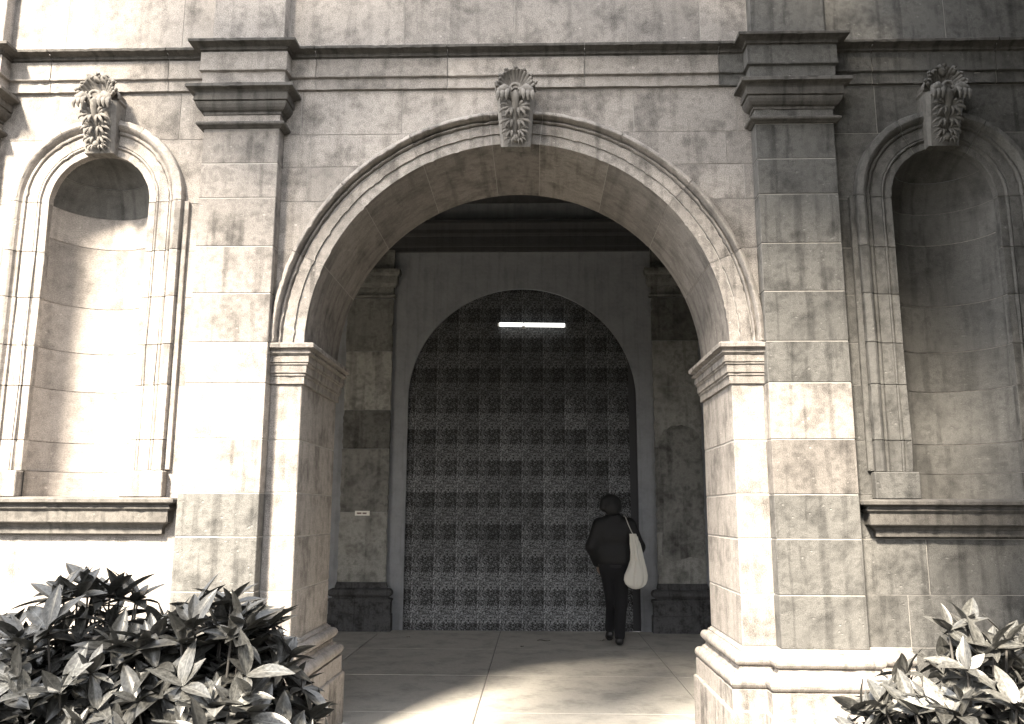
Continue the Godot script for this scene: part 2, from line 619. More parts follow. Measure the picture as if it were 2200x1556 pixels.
func base_profile() -> PackedVector2Array:
	var p := PackedVector2Array()
	p.append(Vector2(0.125, -0.30)); p.append(Vector2(0.125, 0.375)); p.append(Vector2(0.118, 0.385))
	p.append(Vector2(0.105, 0.387)); p.append(Vector2(0.105, 0.512)); p.append(Vector2(0.072, 0.514))
	torus_pts(p, 0.072, 0.557, 0.042)
	p.append(Vector2(0.066, 0.602)); p.append(Vector2(0.062, 0.612))
	p.append(Vector2(0.045, 0.620)); p.append(Vector2(0.040, 0.632)); p.append(Vector2(0.042, 0.642)); p.append(Vector2(0.034, 0.646))
	torus_pts(p, 0.032, 0.690, 0.040)
	p.append(Vector2(0.022, 0.733)); p.append(Vector2(0.022, 0.744)); p.append(Vector2(0.010, 0.750)); p.append(Vector2(0.0, 0.764))
	return p

func impost_profile() -> PackedVector2Array:
	return PackedVector2Array([Vector2(0, 2.510), Vector2(0.018, 2.513), Vector2(0.018, 2.563), Vector2(0.022, 2.566), Vector2(0.027, 2.570), Vector2(0.027, 2.579), Vector2(0.022, 2.583), Vector2(0.034, 2.590), Vector2(0.036, 2.640), Vector2(0.040, 2.642), Vector2(0.046, 2.647), Vector2(0.046, 2.653), Vector2(0.040, 2.657), Vector2(0.052, 2.663), Vector2(0.052, 2.705), Vector2(0.046, 2.708), Vector2(0.060, 2.716), Vector2(0.064, 2.723), Vector2(0.070, 2.724), Vector2(0.071, 2.731), Vector2(0.058, 2.735), Vector2(0.060, 2.748), Vector2(0.080, 2.757), Vector2(0.094, 2.760), Vector2(0.092, 2.786), Vector2(0.084, 2.795), Vector2(0.0, 2.802)])

func cap_profile() -> PackedVector2Array:
	return PackedVector2Array([Vector2(0, 4.490), Vector2(0.010, 4.492), Vector2(0.010, 4.512), Vector2(0.018, 4.514), Vector2(0.030, 4.520), Vector2(0.044, 4.535), Vector2(0.054, 4.555), Vector2(0.058, 4.574), Vector2(0.046, 4.580), Vector2(0.066, 4.584), Vector2(0.066, 4.634), Vector2(0.058, 4.637), Vector2(0.062, 4.648), Vector2(0.076, 4.658), Vector2(0.108, 4.664), Vector2(0.114, 4.667), Vector2(0.112, 4.690), Vector2(0.104, 4.696), Vector2(0.0, 4.706)])

func astragal_profile() -> PackedVector2Array:
	return PackedVector2Array([Vector2(0, 4.384), Vector2(0.010, 4.387), Vector2(0.024, 4.396), Vector2(0.040, 4.400), Vector2(0.046, 4.408), Vector2(0.046, 4.418), Vector2(0.038, 4.426), Vector2(0.0, 4.434)])

func entab_low() -> PackedVector2Array:
	return PackedVector2Array([Vector2(0, 4.737), Vector2(0.026, 4.739), Vector2(0.028, 4.812), Vector2(0.024, 4.815), Vector2(0.026, 4.822), Vector2(0.048, 4.827), Vector2(0.050, 4.836), Vector2(0.042, 4.841), Vector2(0.042, 4.972)])

func entab_high() -> PackedVector2Array:
	return PackedVector2Array([Vector2(0.042, 4.972), Vector2(0.034, 4.975), Vector2(0.036, 4.984), Vector2(0.052, 4.988), Vector2(0.054, 4.996), Vector2(0.048, 5.000), Vector2(0.054, 5.010), Vector2(0.080, 5.018), Vector2(0.116, 5.022), Vector2(0.118, 5.040), Vector2(0.110, 5.046), Vector2(0.0, 5.066)])

func sill_profile() -> PackedVector2Array:
	return PackedVector2Array([Vector2(0, 1.474), Vector2(0.050, 1.476), Vector2(0.050, 1.516), Vector2(0.056, 1.520), Vector2(0.062, 1.532), Vector2(0.078, 1.545), Vector2(0.100, 1.550), Vector2(0.104, 1.556), Vector2(0.104, 1.628), Vector2(0.110, 1.632), Vector2(0.116, 1.640), Vector2(0.124, 1.644), Vector2(0.126, 1.652), Vector2(0.112, 1.658), Vector2(0.116, 1.670), Vector2(0.140, 1.682), Vector2(0.158, 1.686), Vector2(0.158, 1.706), Vector2(0.148, 1.716), Vector2(0.0, 1.726)])

func build_arcade() -> void:
	var A := thing("stone_arcade", "pale stone arcade front with a wide round arch between two pilasters and niches", "building")
	var circ := stadium(0, HS, 1.728, -1.0, 96)
	var niche_out := []
	for s in [-1.0, 1.0]:
		niche_out.append(stadium(s * 3.075, 3.868, 0.640, 1.62, 64))
	# mortar bed behind the facing blocks, with the openings left out
	var W := node("wall", A)
	var holes := [stadium(0, HS, R0 + 0.003, -1.0, 96), stadium(-3.075, 3.868, 0.378, 1.72, 48), stadium(3.075, 3.868, 0.378, 1.72, 48), stadium(-6.15, HS, R0, -1.0, 64), stadium(6.15, HS, R0, -1.0, 64)]
	# cut the bed into strips so that no polygon has a hole
	var st := newst()
	for xr in [[-9.0, -6.15], [-6.15, -3.075], [-3.075, 0.0], [0.0, 3.075], [3.075, 6.15], [6.15, 9.0]]:
		var list: Array = [rectp(xr[0], -0.3, xr[1], 6.7)]
		for h in holes:
			var nl := []
			for p in list:
				for q in Geometry2D.clip_polygons(p, h):
					if not Geometry2D.is_polygon_clockwise(q):
						nl.append(q)
			list = nl
		for p in list:
			plate(st, p, -0.0035, -0.30)
	put(st.commit(), "mortar_bed", M.mortar, W)
	# facing blocks
	wall_area(W, -1.728, 1.728, [4.735, 4.387, 4.133, 3.866, 3.498, 3.145, 2.80], [circ], M.ashlar, 0.85, {0: [-1.604, -0.849, 0.0, 0.870, 1.625], 1: [-1.522, 1.539], 2: [-1.538, 1.66], 3: [], 4: [], 5: []})
	for s in [-1.0, 1.0]:
		var cut: PackedVector2Array = niche_out[0] if s < 0 else niche_out[1]
		var xa := 2.288
		var xb := 3.87
		var rows := [4.735, 4.36, 3.857, 3.49, 3.145, 2.795, 2.503, 2.118, 1.75, 1.459, 1.098, 0.762, 0.30, -0.30]
		if s < 0:
			wall_area(W, -xb, -xa, rows, [cut], M.ashlar, 0.9, {0: [-2.52], 7: [], 8: [-3.3], 9: [-2.75, -3.4]})
		else:
			wall_area(W, xa, xb, rows, [cut], M.shade_stain, 0.9, {0: [2.64], 7: [], 8: [3.3], 9: [2.75, 3.4]})
		# beyond the next pilaster
		wall_area(W, minf(s * 4.43, s * 9.0), maxf(s * 4.43, s * 9.0), rows, [stadium(s * 6.15, HS, R0, -1.0, 64)], M.ashlar, 1.4, {})
	# wall above the cornice
	wall_area(W, -9.0, 1.73, [6.7, 5.95, 5.55, 5.068], [], M.ashlar, 1.0, {2: [-7.6, -6.4, -5.2, -4.3, -3.45, -2.55, -1.72, -0.852, -0.01, 0.837, 1.383]})
	wall_area(W, 1.735, 9.0, [6.7, 5.95, 5.55, 5.068], [], M.shade_stain, 1.0, {2: [2.3, 3.2, 4.1, 5.1, 6.4, 7.6]})
	# pilasters
	for px in [-4.15, -2.005, 2.005, 4.15]:
		var P := node("pilaster", A)
		var x0: float = px - 0.28
		var x1: float = px + 0.28
		var js := [4.384, 4.116, 3.852, 3.490, 3.143, 2.790, 2.502, 2.117, 1.750, 1.459, 1.100, 0.762]
		put(boxmesh(Vector3(x0 + 0.004, 0.74, -0.02), Vector3(x1 - 0.004, 4.5, PZ - 0.004), 0.001), "mortar_core", M.mortar, P)
		for i in js.size() - 1:
			var mats: Array = M.ashlar if i < 8 else M.worn
			if px > 0.0:
				mats = M.shade_stain
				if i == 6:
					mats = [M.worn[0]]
				elif i == 7:
					mats = [M.worn[4]]
			elif i < 5:
				mats = [M.worn[1], M.worn[3]]
			elif i < 7:
				mats = [M.ashlar[2], M.ashlar[4]]
			elif i == 7:
				mats = [M.worn[1]]
			else:
				mats = [M.shade_stain[2]]
			var e := rng.randf_range(-0.001, 0.001)
			put(boxmesh(Vector3(x0, js[i + 1] + G, -0.01), Vector3(x1, js[i] - G, PZ + e), 0.004), "shaft_block", mats[rng.randi() % mats.size()], P)
		put(boxmesh(Vector3(x0, 4.43, -0.01), Vector3(x1, 4.495, PZ + 0.001), 0.002), "neck", M.ashlar[1] if px < 0.0 else M.shade_stain[2], P)
		var u := PackedVector2Array([Vector2(x0, 0), Vector2(x0, PZ), Vector2(x1, PZ), Vector2(x1, 0)])
		moulding(astragal_profile(), u, "astragal", M.mould_shade, P)
		moulding(cap_profile(), u, "capital", M.mould_shade, P)
		# the wall above the cornice breaks forward over the pilaster
		put(boxmesh(Vector3(x0 + 0.01, 5.05, -0.01), Vector3(x1 - 0.01, 6.7, 0.10), 0.004), "upper_shaft", M.ashlar[(int(px) + 8) % 4] if px < 0.0 else M.shade_stain[1], P)
		put(boxmesh(Vector3(x0, 4.690, -0.01), Vector3(x1, 4.742, PZ + 0.002), 0.002), "block_course", M.ashlar[0] if px < 0.0 else M.shade_stain[0], P)
	# entablature, breaking forward over each pilaster, in stones
	var E := node("entablature", A)
	var cuts := [-9.0, -4.95, -3.52, -2.62, -1.50, -0.51, 0.51, 1.50, 2.62, 3.52, 4.95, 9.0]
	for i in cuts.size() - 1:
		var xa: float = cuts[i] + G
		var xb: float = cuts[i + 1] - G
		var pts := PackedVector2Array([Vector2(xa, 0)])
		for px in [-4.15, -2.005, 2.005, 4.15]:
			if px > xa and px < xb:
				pts.append(Vector2(px - 0.28, 0)); pts.append(Vector2(px - 0.28, PZ))
				pts.append(Vector2(px + 0.28, PZ)); pts.append(Vector2(px + 0.28, 0))
		pts.append(Vector2(xb, 0))
		moulding(entab_low(), pts, "architrave_stone", M.ashlar[(i * 5 + 1) % 6] if xb < 1.6 else M.shade_stain[i % 4], E)
		var pts2 := pts.duplicate()
		moulding(entab_high(), pts2, "cornice_stone", M.mould_shade, E)
	var stb := newst()
	wear_on = false
	sweep(stb, PackedVector2Array([Vector2(0.0375, 4.74), Vector2(0.0375, 5.0)]), frames_plan(PackedVector2Array([Vector2(-9, -0.02), Vector2(9, -0.02)])))
	wear_on = true
	put(stb.commit(), "mortar_bed", M.mortar, E)
	# piers under the arch: one stone to a course, showing front and reveal
	for s in [-1.0, 1.0]:
		var P := node("arch_pier", A)
		var ys := [2.512, 2.117, 1.754, 1.457, 1.095, 0.762]
		for i in ys.size() - 1:
			var xa := minf(s * 1.727, s * R0)
			var xb := maxf(s * 1.727, s * R0)
			put(boxmesh(Vector3(xa, ys[i + 1] + G, -TH), Vector3(xb, ys[i] - G, rng.randf_range(-0.001, 0.001)), 0.006), "pier_stone", M.ashlar[(i * 2 + (0 if s < 0 else 2)) % 6], P)
		put(boxmesh(Vector3(minf(s * 1.72, s * (R0 + 0.004)), 0.0, -TH + 0.004), Vector3(maxf(s * 1.72, s * (R0 + 0.004)), 2.8, -0.004), 0.001), "mortar_core", M.mortar, P)
		var path := PackedVector2Array([Vector2(-1.727, 0), Vector2(-R0, 0), Vector2(-R0, -TH), Vector2(-2.4, -TH)])
		if s > 0:
			path = PackedVector2Array([Vector2(2.4, -TH), Vector2(R0, -TH), Vector2(R0, 0), Vector2(1.727, 0)])
		moulding(impost_profile(), path, "impost", M.worn[1], P)
		var bpath := PackedVector2Array([Vector2(-2.6, 0), Vector2(-2.285, 0), Vector2(-2.285, PZ), Vector2(-1.725, PZ), Vector2(-1.725, 0), Vector2(-R0, 0), Vector2(-R0, -TH), Vector2(-2.4, -TH)])
		if s > 0:
			bpath = PackedVector2Array([Vector2(2.4, -TH), Vector2(R0, -TH), Vector2(R0, 0), Vector2(1.725, 0), Vector2(1.725, PZ), Vector2(2.285, PZ), Vector2(2.285, 0), Vector2(2.6, 0)])
		moulding(base_profile(), bpath, "base_moulding", M.worn[2], P)
	# arch ring in voussoirs
	var ARC := node("arch_ring", A)
	var prof := PackedVector2Array([Vector2(R0, -TH), Vector2(R0, -0.002), Vector2(R0 + 0.003, 0.0), Vector2(1.573, 0.0), Vector2(1.575, -0.010), Vector2(1.580, -0.010), Vector2(1.582, 0.014), Vector2(1.654, 0.014), Vector2(1.656, -0.008), Vector2(1.664, -0.008), Vector2(1.667, 0.018), Vector2(1.671, 0.028), Vector2(1.676, 0.030), Vector2(1.681, 0.026), Vector2(1.683, 0.008), Vector2(1.688, 0.000), Vector2(1.693, 0.010), Vector2(1.696, 0.040), Vector2(1.700, 0.074), Vector2(1.706, 0.082), Vector2(1.718, 0.080), Vector2(1.734, 0.068), Vector2(1.738, 0.060), Vector2(1.742, 0.0)])
	var js2 := [0.0, 22.7, 42.9, 63.1, 83.3, 96.7, 116.9, 137.1, 157.3, 180.0]
	for i in js2.size() - 1:
		var a0: float = deg_to_rad(js2[i]) + 0.0015
		var a1: float = deg_to_rad(js2[i + 1]) - 0.0015
		var sv := newst()
		sweep(sv, prof.slice(1), frames_arc(Vector2(0, HS), a0, a1, 22), false)
		var ssf := newst()
		sweep(ssf, prof.slice(0, 2), frames_arc(Vector2(0, HS), a0, a1, 14), false)
		put(ssf.commit(), "soffit_stone", M.worn[[3, 1, 3, 0, 3, 1, 3, 1, 3][i]], ARC)
		put(sv.commit(), "voussoir", M.worn[[0, 1, 2, 0, 1, 0, 2, 1, 0][i]] if i != 4 else M.worn[1], ARC)
	var sm := newst()
	var mprof := PackedVector2Array([Vector2(R0 + 0.003, -TH + 0.004), Vector2(R0 + 0.003, -0.004), Vector2(1.570, -0.006), Vector2(1.585, -0.014), Vector2(1.588, 0.009), Vector2(1.650, 0.009), Vector2(1.653, -0.012), Vector2(1.69, -0.012), Vector2(1.71, 0.06), Vector2(1.73, 0.0)])
	wear_on = false
	sweep(sm, mprof, frames_arc(Vector2(0, HS), 0.0, PI, 64), false)
	wear_on = true
	put(sm.commit(), "mortar_bed", M.mortar, ARC)
	for cx in [-6.15, 6.15]:  # unseen side openings, added to let more light into the loggia
		var so := newst()
		sweep(so, PackedVector2Array([Vector2(R0, -TH), Vector2(R0, -0.002), Vector2(1.72, 0.02), Vector2(1.74, 0.0)]), frames_arc(Vector2(cx, HS), 0.0, PI, 40), false)
		for sd in [-1.0, 1.0]:
			quad(so, Vector3(cx + sd * R0, 0, 0), Vector3(cx + sd * R0, 0, -TH), Vector3(cx + sd * R0, HS, -TH), Vector3(cx + sd * R0, HS, 0), Vector3(-sd, 0, 0))
		put(so.commit(), "added_side_arch", M.worn[1], A)
	# niches
	for s in [-1.0, 1.0]:
		build_niche(A, s)
	build_keystone(A, Vector3(0, 4.245, 0.0), 1.0, 3)
	build_keystone(A, Vector3(-3.075, 4.225, 0.0), 1.0, 4)
	build_keystone(A, Vector3(3.075, 4.225, 0.0), 1.0, 5)
	# rear skin of the front wall inside the loggia, and the wall top
	var sr := newst()
	for xr in [[-9.0, -6.15, -6.15], [-6.15, -3.0, -6.15], [-3.0, 0.0, 0.0], [0.0, 3.0, 0.0], [3.0, 6.15, 6.15], [6.15, 9.0, 6.15]]:
		for p in Geometry2D.clip_polygons(rectp(xr[0], -0.3, xr[1], 6.7), stadium(xr[2], HS, R0 + 0.012, -1.0, 96)):
			if not Geometry2D.is_polygon_clockwise(p):
				plate(sr, p, -TH + 0.05, -TH + 0.001)
				var idx := Geometry2D.triangulate_polygon(p)
				for k in range(0, idx.size(), 3):
					var z := -TH + 0.001
					tri(sr, Vector3(p[idx[k]].x, p[idx[k]].y, z), Vector3(p[idx[k + 1]].x, p[idx[k + 1]].y, z), Vector3(p[idx[k + 2]].x, p[idx[k + 2]].y, z), Vector3(0, 0, -1), Vector3(0, 0, -1), Vector3(0, 0, -1))
	put(sr.commit(), "inner_face", M.plaster, A)

func build_niche(A: Node3D, s: float) -> void:
	var N := node("niche", A)
	var cx := s * 3.075
	var sp := 3.868
	var r := 0.375
	# moulded surround: jambs and arch
	var prof := PackedVector2Array([Vector2(r, -0.06), Vector2(r, 0.008), Vector2(r + 0.003, 0.010), Vector2(r + 0.050, 0.010), Vector2(r + 0.052, 0.004), Vector2(r + 0.058, 0.012), Vector2(r + 0.062, 0.022), Vector2(r + 0.068, 0.024), Vector2(r + 0.074, 0.020), Vector2(r + 0.076, 0.012), Vector2(r + 0.080, 0.022), Vector2(r + 0.152, 0.022), Vector2(r + 0.154, 0.014), Vector2(r + 0.160, 0.020), Vector2(r + 0.164, 0.034), Vector2(r + 0.172, 0.038), Vector2(r + 0.180, 0.034), Vector2(r + 0.184, 0.028), Vector2(r + 0.190, 0.034), Vector2(r + 0.200, 0.054), Vector2(r + 0.212, 0.066), Vector2(r + 0.222, 0.072), Vector2(r + 0.228, 0.072), Vector2(r + 0.262, 0.064), Vector2(r + 0.266, 0.056), Vector2(r + 0.270, 0.0)])
	for pr in [[2.0, 60.0], [60.0, 120.0], [120.0, 178.0]]:
		var st := newst()
		sweep(st, prof, frames_arc(Vector2(cx, sp), deg_to_rad(pr[0]) - (0.035 if pr[0] == 2.0 else -0.003), deg_to_rad(pr[1]) + (0.035 if pr[1] == 178.0 else -0.003), 16), false)
		put(st.commit(), "arch_stone", M.ashlar[int(pr[0]) % 3] if s < 0 else M.shade_stain[int(pr[0]) % 3], N)
	var ys := [3.866, 3.49, 3.145, 2.795, 2.503, 2.118, 1.905]
	for side in [-1.0, 1.0]:
		for i in ys.size() - 1:
			var st := newst()
			var ax := Vector3(side, 0, 0)
			sweep(st, prof, [[Vector3(cx, ys[i + 1] + G, 0), ax, Vector3(0, 0, 1), ax], [Vector3(cx, ys[i] - G, 0), ax, Vector3(0, 0, 1), ax]], false)
			put(st.commit(), "jamb_stone", M.worn[(i + (1 if side > 0 else 0)) % 3] if s < 0 else M.shade_stain[i % 4], N)
		# narrow fillet outside the jamb and plinth block under it
		var xo = cx + side * (r + 0.288)
		put(boxmesh(Vector3(xo - 0.019, 1.91, -0.01), Vector3(xo + 0.019, 3.866, 0.030), 0.003), "fillet", M.worn[1] if s < 0 else M.shade_stain[0], N)
		var xa := minf(cx + side * (r - 0.012), cx + side * (r + 0.285))
		var xb := maxf(cx + side * (r - 0.012), cx + side * (r + 0.285))
		put(boxmesh(Vector3(xa, 1.722, -0.06), Vector3(xb, 1.905 - G, 0.080), 0.006), "plinth_block", M.worn[3] if s < 0 else M.shade_stain[3], N)
	# hollow: half cylinder in courses, quarter sphere above
	var cy := [3.868, 3.62, 3.145, 2.795, 2.503, 2.118, 1.905, 1.70]
	for i in cy.size() - 1:
		var st := newst()
		for k in 18:
			var t0 := PI + PI * k / 18.0
			var t1 := PI + PI * (k + 1) / 18.0
			var rr := r + 0.004 if i < 6 else r - 0.022
			var n0 := Vector3(-cos(t0), 0, -sin(t0))
			var n1 := Vector3(-cos(t1), 0, -sin(t1))
			var o := Vector3(cx, 0, 0)
			var y0: float = cy[i + 1] + (0.0 if i == 6 else G)
			var y1: float = cy[i] - G
			quadn(st, o - n0 * rr + Vector3(0, y0, 0), o - n1 * rr + Vector3(0, y0, 0), o - n1 * rr + Vector3(0, y1, 0), o - n0 * rr + Vector3(0, y1, 0), n0, n1, n1, n0)
			if i == 6:
				var rb := r + 0.01
				quadn(st, o - n0 * rr + Vector3(0, y1, 0), o - n1 * rr + Vector3(0, y1, 0), o - n1 * rb + Vector3(0, y1, 0), o - n0 * rb + Vector3(0, y1, 0), Vector3.UP, Vector3.UP, Vector3.UP, Vector3.UP)
		put(st.commit(), "niche_stone", (M.ashlar[(i + 2) % 6] if s < 0 else M.shade_stain[(i + 2) % 4]) if i < 6 else (M.worn[3] if s < 0 else M.shade_stain[3]), N)
	var sb := newst()
	for k in 18:
		var t0 := PI + PI * k / 18.0
		var t1 := PI + PI * (k + 1) / 18.0
		var rr := r + 0.008
		var n0 := Vector3(-cos(t0), 0, -sin(t0))
		var n1 := Vector3(-cos(t1), 0, -sin(t1))
		var o := Vector3(cx, 0, 0)
		quadn(sb, o - n0 * rr + Vector3(0, 1.7, 0), o - n1 * rr + Vector3(0, 1.7, 0), o - n1 * rr + Vector3(0, 3.88, 0), o - n0 * rr + Vector3(0, 3.88, 0), n0, n1, n1, n0)
	put(sb.commit(), "mortar_bed", M.worn[0], N)
	# head of the niche in one lower ring and a crown stone
	for band in [[0.0, 0.62], [0.625, PI / 2]]:
		var sh := newst()
		for k in 20:
			for j in 8:
				var q := []
				var nn := []
				for c in [[k, j], [k + 1, j], [k + 1, j + 1], [k, j + 1]]:
					var az: float = PI + PI * c[0] / 20.0
					# elevation measured from the back of the head upwards
					var el := lerpf(band[0], band[1], c[1] / 8.0)
					var d := Vector3(cos(az) * cos(el), sin(el), sin(az) * cos(el))
					q.append(Vector3(cx, sp, 0) + d * (r + 0.004))
					nn.append(-d)
				quadn(sh, q[0], q[1], q[2], q[3], nn[0], nn[1], nn[2], nn[3])
		put(sh.commit(), "niche_head_stone", M.shade_stain[0] if band[0] == 0.0 else M.shade_stain[1], N)
	# sill and its floor
	var u := PackedVector2Array([Vector2(cx - 0.62, 0), Vector2(cx - 0.62, 0.0001), Vector2(cx + 0.62, 0.0001), Vector2(cx + 0.62, 0)])
	moulding(sill_profile(), u, "sill", M.mould_shade, N)
	var sf := newst()
	quad(sf, Vector3(cx - 0.5, 1.722, -0.42), Vector3(cx + 0.5, 1.722, -0.42), Vector3(cx + 0.5, 1.722, 0.004), Vector3(cx - 0.5, 1.722, 0.004), Vector3.UP)
	put(sf.commit(), "niche_floor", M.worn[2], N)

# carved console: tapering block, acanthus leaf with curled tips, and a fan of petals on top
func build_keystone(A: Node3D, at: Vector3, sc: float, sd: int) -> void:
	var K := node("keystone", A, at)
	var rr := RandomNumberGenerator.new()
	rr.seed = sd
	var cm: StandardMaterial3D = M.carved if sd != 5 else M.carved_shade
	var st := newst()
	# core: rings up the height [y, half width, depth]
	var rings := [[0.0, 0.108, 0.075], [0.06, 0.112, 0.085], [0.12, 0.118, 0.10], [0.20, 0.124, 0.125], [0.28, 0.132, 0.155], [0.34, 0.138, 0.172], [0.375, 0.136, 0.160], [0.40, 0.12, 0.12], [0.42, 0.10, 0.09]]
	for i in rings.size() - 1:
		var a: Array = rings[i]
		var b: Array = rings[i + 1]
		var sec := [[-1.0, -0.3], [-1.0, 0.82], [-0.82, 1.0], [0.82, 1.0], [1.0, 0.82], [1.0, -0.3]]
		for k in 5:
			var n := Vector3([-1, -0.7, 0, 0.7, 1][k], 0, [0, 0.7, 1, 0.7, 0][k]).normalized()
			quad(st, Vector3(sec[k][0] * a[1], a[0], sec[k][1] * a[2]), Vector3(sec[k + 1][0] * a[1], a[0], sec[k + 1][1] * a[2]), Vector3(sec[k + 1][0] * b[1], b[0], sec[k + 1][1] * b[2]), Vector3(sec[k][0] * b[1], b[0], sec[k][1] * b[2]), n)
	quad(st, Vector3(-0.108, 0, -0.02), Vector3(0.108, 0, -0.02), Vector3(0.108, 0, 0.075), Vector3(-0.108, 0, 0.075), Vector3.DOWN)
	put(st.commit(), "console_block", cm, K)
	# midrib
	var sr := newst()
	ribbon(sr, PackedVector3Array([Vector3(0, 0.05, 0.095), Vector3(0, 0.14, 0.125), Vector3(0, 0.22, 0.16), Vector3(0, 0.30, 0.195), Vector3(0, 0.345, 0.205), Vector3(0, 0.375, 0.19)]), PackedFloat32Array([0.012, 0.016, 0.022, 0.028, 0.030, 0.018]), PackedFloat32Array([0.014, 0.016, 0.02, 0.022, 0.02, 0.014]), Vector3.BACK)
	put(sr.commit(), "midrib", cm, K)
	# bead at the foot of the leaf
	var sbd := newst()
	lathe(sbd, PackedVector2Array([Vector2(0.001, -0.03), Vector2(0.016, -0.026), Vector2(0.027, -0.012), Vector2(0.030, 0.002), Vector2(0.026, 0.016), Vector2(0.014, 0.027), Vector2(0.001, 0.03)]), Vector3(0, 0.050, 0.112), 14)
	put(sbd.commit(), "bead", cm, K)
	for side in [-1.0, 1.0]:
		# side lobes of the acanthus: fans of pointed fingers with deep cuts between, lower ones smaller
		for j in 4:
			var y: float = [0.258, 0.180, 0.110, 0.055][j]
			var z: float = [0.172, 0.140, 0.114, 0.098][j]
			var big: float = [1.0, 0.94, 0.82, 0.62][j]
			for k in 5:
				var ang := deg_to_rad(lerpf(48.0, -82.0, k / 4.0) + rr.randf_range(-4.0, 4.0))
				var ln = big * [0.062, 0.088, 0.098, 0.084, 0.060][k]
				var d := Vector3(side * cos(ang), sin(ang), 0)
				var o := Vector3(side * 0.020, y, z)
				var sl := newst()
				ribbon(sl, PackedVector3Array([o, o + d * ln * 0.4 + Vector3(0, 0.004, 0.020), o + d * ln * 0.72 + Vector3(0, 0.0, 0.030), o + d * ln * 0.93 + Vector3(0, -0.006, 0.022), o + d * ln * 1.02 + Vector3(0, -0.012, 0.006)]), PackedFloat32Array([0.005, 0.0125 * big, 0.0125 * big, 0.008 * big, 0.002]), PackedFloat32Array([0.006, 0.008, 0.007, 0.005, 0.002]), Vector3.BACK, 7)
				put(sl.commit(), "leaf_lobe", cm, K)
		# big curled leaf head at the top corner, with three hanging tips
		var sc2 := newst()
		ribbon(sc2, PackedVector3Array([Vector3(side * 0.028, 0.330, 0.185), Vector3(side * 0.050, 0.372, 0.200), Vector3(side * 0.078, 0.382, 0.218), Vector3(side * 0.106, 0.362, 0.222), Vector3(side * 0.122, 0.325, 0.205)]), PackedFloat32Array([0.014, 0.030, 0.038, 0.034, 0.012]), PackedFloat32Array([0.014, 0.026, 0.030, 0.026, 0.010]), Vector3.BACK, 10)
		put(sc2.commit(), "leaf_curl", cm, K)
		for j in 3:
			var stp := newst()
			var xx := 0.055 + 0.032 * j
			ribbon(stp, PackedVector3Array([Vector3(side * xx, 0.372 - 0.006 * j, 0.222), Vector3(side * (xx + 0.003), 0.345 - 0.006 * j, 0.247), Vector3(side * (xx + 0.006), 0.312 - 0.004 * j, 0.248), Vector3(side * (xx + 0.006), 0.288 - 0.003 * j, 0.232)]), PackedFloat32Array([0.015, 0.018, 0.014, 0.004]), PackedFloat32Array([0.012, 0.012, 0.009, 0.003]), Vector3.BACK, 8)
			put(stp.commit(), "leaf_tip", cm, K)
		# side volute
		var sv := newst()
		var vp := PackedVector3Array()
		var vw := PackedFloat32Array()
		var vt := PackedFloat32Array()
		for k in 15:
			var a := -0.6 + k * 0.42
			var rad := 0.040 * (1.0 - k / 18.0)
			vp.append(Vector3(side * (0.105 + rad * cos(a)), 0.425 + rad * sin(a) * 0.9, 0.12 + 0.004 * k))
			vw.append(0.010); vt.append(0.022)
		ribbon(sv, vp, vw, vt, Vector3.BACK, 8)
		put(sv.commit(), "volute", cm, K)
	# eye under the fan
	var se := newst()
	var ep := PackedVector3Array()
	var ew := PackedFloat32Array()
	for k in 15:
		var a := -0.9 + k * (PI + 1.8) / 14.0
		ep.append(Vector3(0.034 * cos(a), 0.396 + 0.028 * sin(a), 0.205))
		ew.append(0.012)
	ribbon(se, ep, ew, ew, Vector3.BACK, 8)
	put(se.commit(), "eye", cm, K)
	# fan of petals: each a ridged tongue leaning out from the wall
	for k in 7:
		var ang := deg_to_rad(lerpf(18.0, 162.0, k / 6.0))
		var ln: float = [0.160, 0.166, 0.172, 0.180, 0.172, 0.166, 0.160][k]
		if sd == 4:
			ln *= rr.randf_range(0.92, 1.05)
		var d := Vector3(cos(ang), sin(ang), 0)
		var b := Vector3(0, 0.400, 0.10)
		for f in [-1.0, 0.0, 1.0]:
			var q := d.rotated(Vector3.BACK, f * 0.11)
			var l2: float = ln * (1.0 if f == 0.0 else 0.90) * rr.randf_range(0.96, 1.03)
			var sp := newst()
			ribbon(sp, PackedVector3Array([b + q * 0.03 + Vector3(0, 0, 0.03), b + q * l2 * 0.45 + Vector3(0, 0, 0.030), b + q * l2 * 0.75 + Vector3(0, 0, 0.055), b + q * l2 * 0.95 + Vector3(0, 0, 0.085), b + q * l2 * 0.985 + Vector3(0, -0.01, 0.098)]), PackedFloat32Array([0.006, 0.014, 0.020, 0.017, 0.008]), PackedFloat32Array([0.006, 0.012, 0.014, 0.014, 0.006]), Vector3.BACK, 8)
			put(sp.commit(), "petal", cm, K)
	# back slab of the fan
	var sb := newst()
	var fan := PackedVector2Array()
	for k in 25:
		var a := lerpf(-0.15, PI + 0.15, k / 24.0)
		var l := 0.132 + 0.008 * cos(a * 14.0)
		fan.append(Vector2(l * cos(a), 0.40 + l * sin(a)))
	plate(sb, fan, 0.115, -0.02)
	put(sb.commit(), "fan_slab", cm, K)
	if sd != 3:
		# the side consoles carry a broken mass on top
		for k in 5:
			var sl := newst()
			var x0 := rr.randf_range(-0.09, 0.07)
			ribbon(sl, PackedVector3Array([Vector3(x0 - 0.05, 0.515 + rr.randf_range(-0.02, 0.02), 0.12), Vector3(x0, 0.535 + rr.randf_range(-0.02, 0.015), 0.17), Vector3(x0 + 0.05, 0.515 + rr.randf_range(-0.02, 0.02), 0.14)]), PackedFloat32Array([0.014, 0.034, 0.012]), PackedFloat32Array([0.014, 0.034, 0.012]), Vector3.BACK, 8)
			put(sl.commit(), "broken_tip", cm, K)

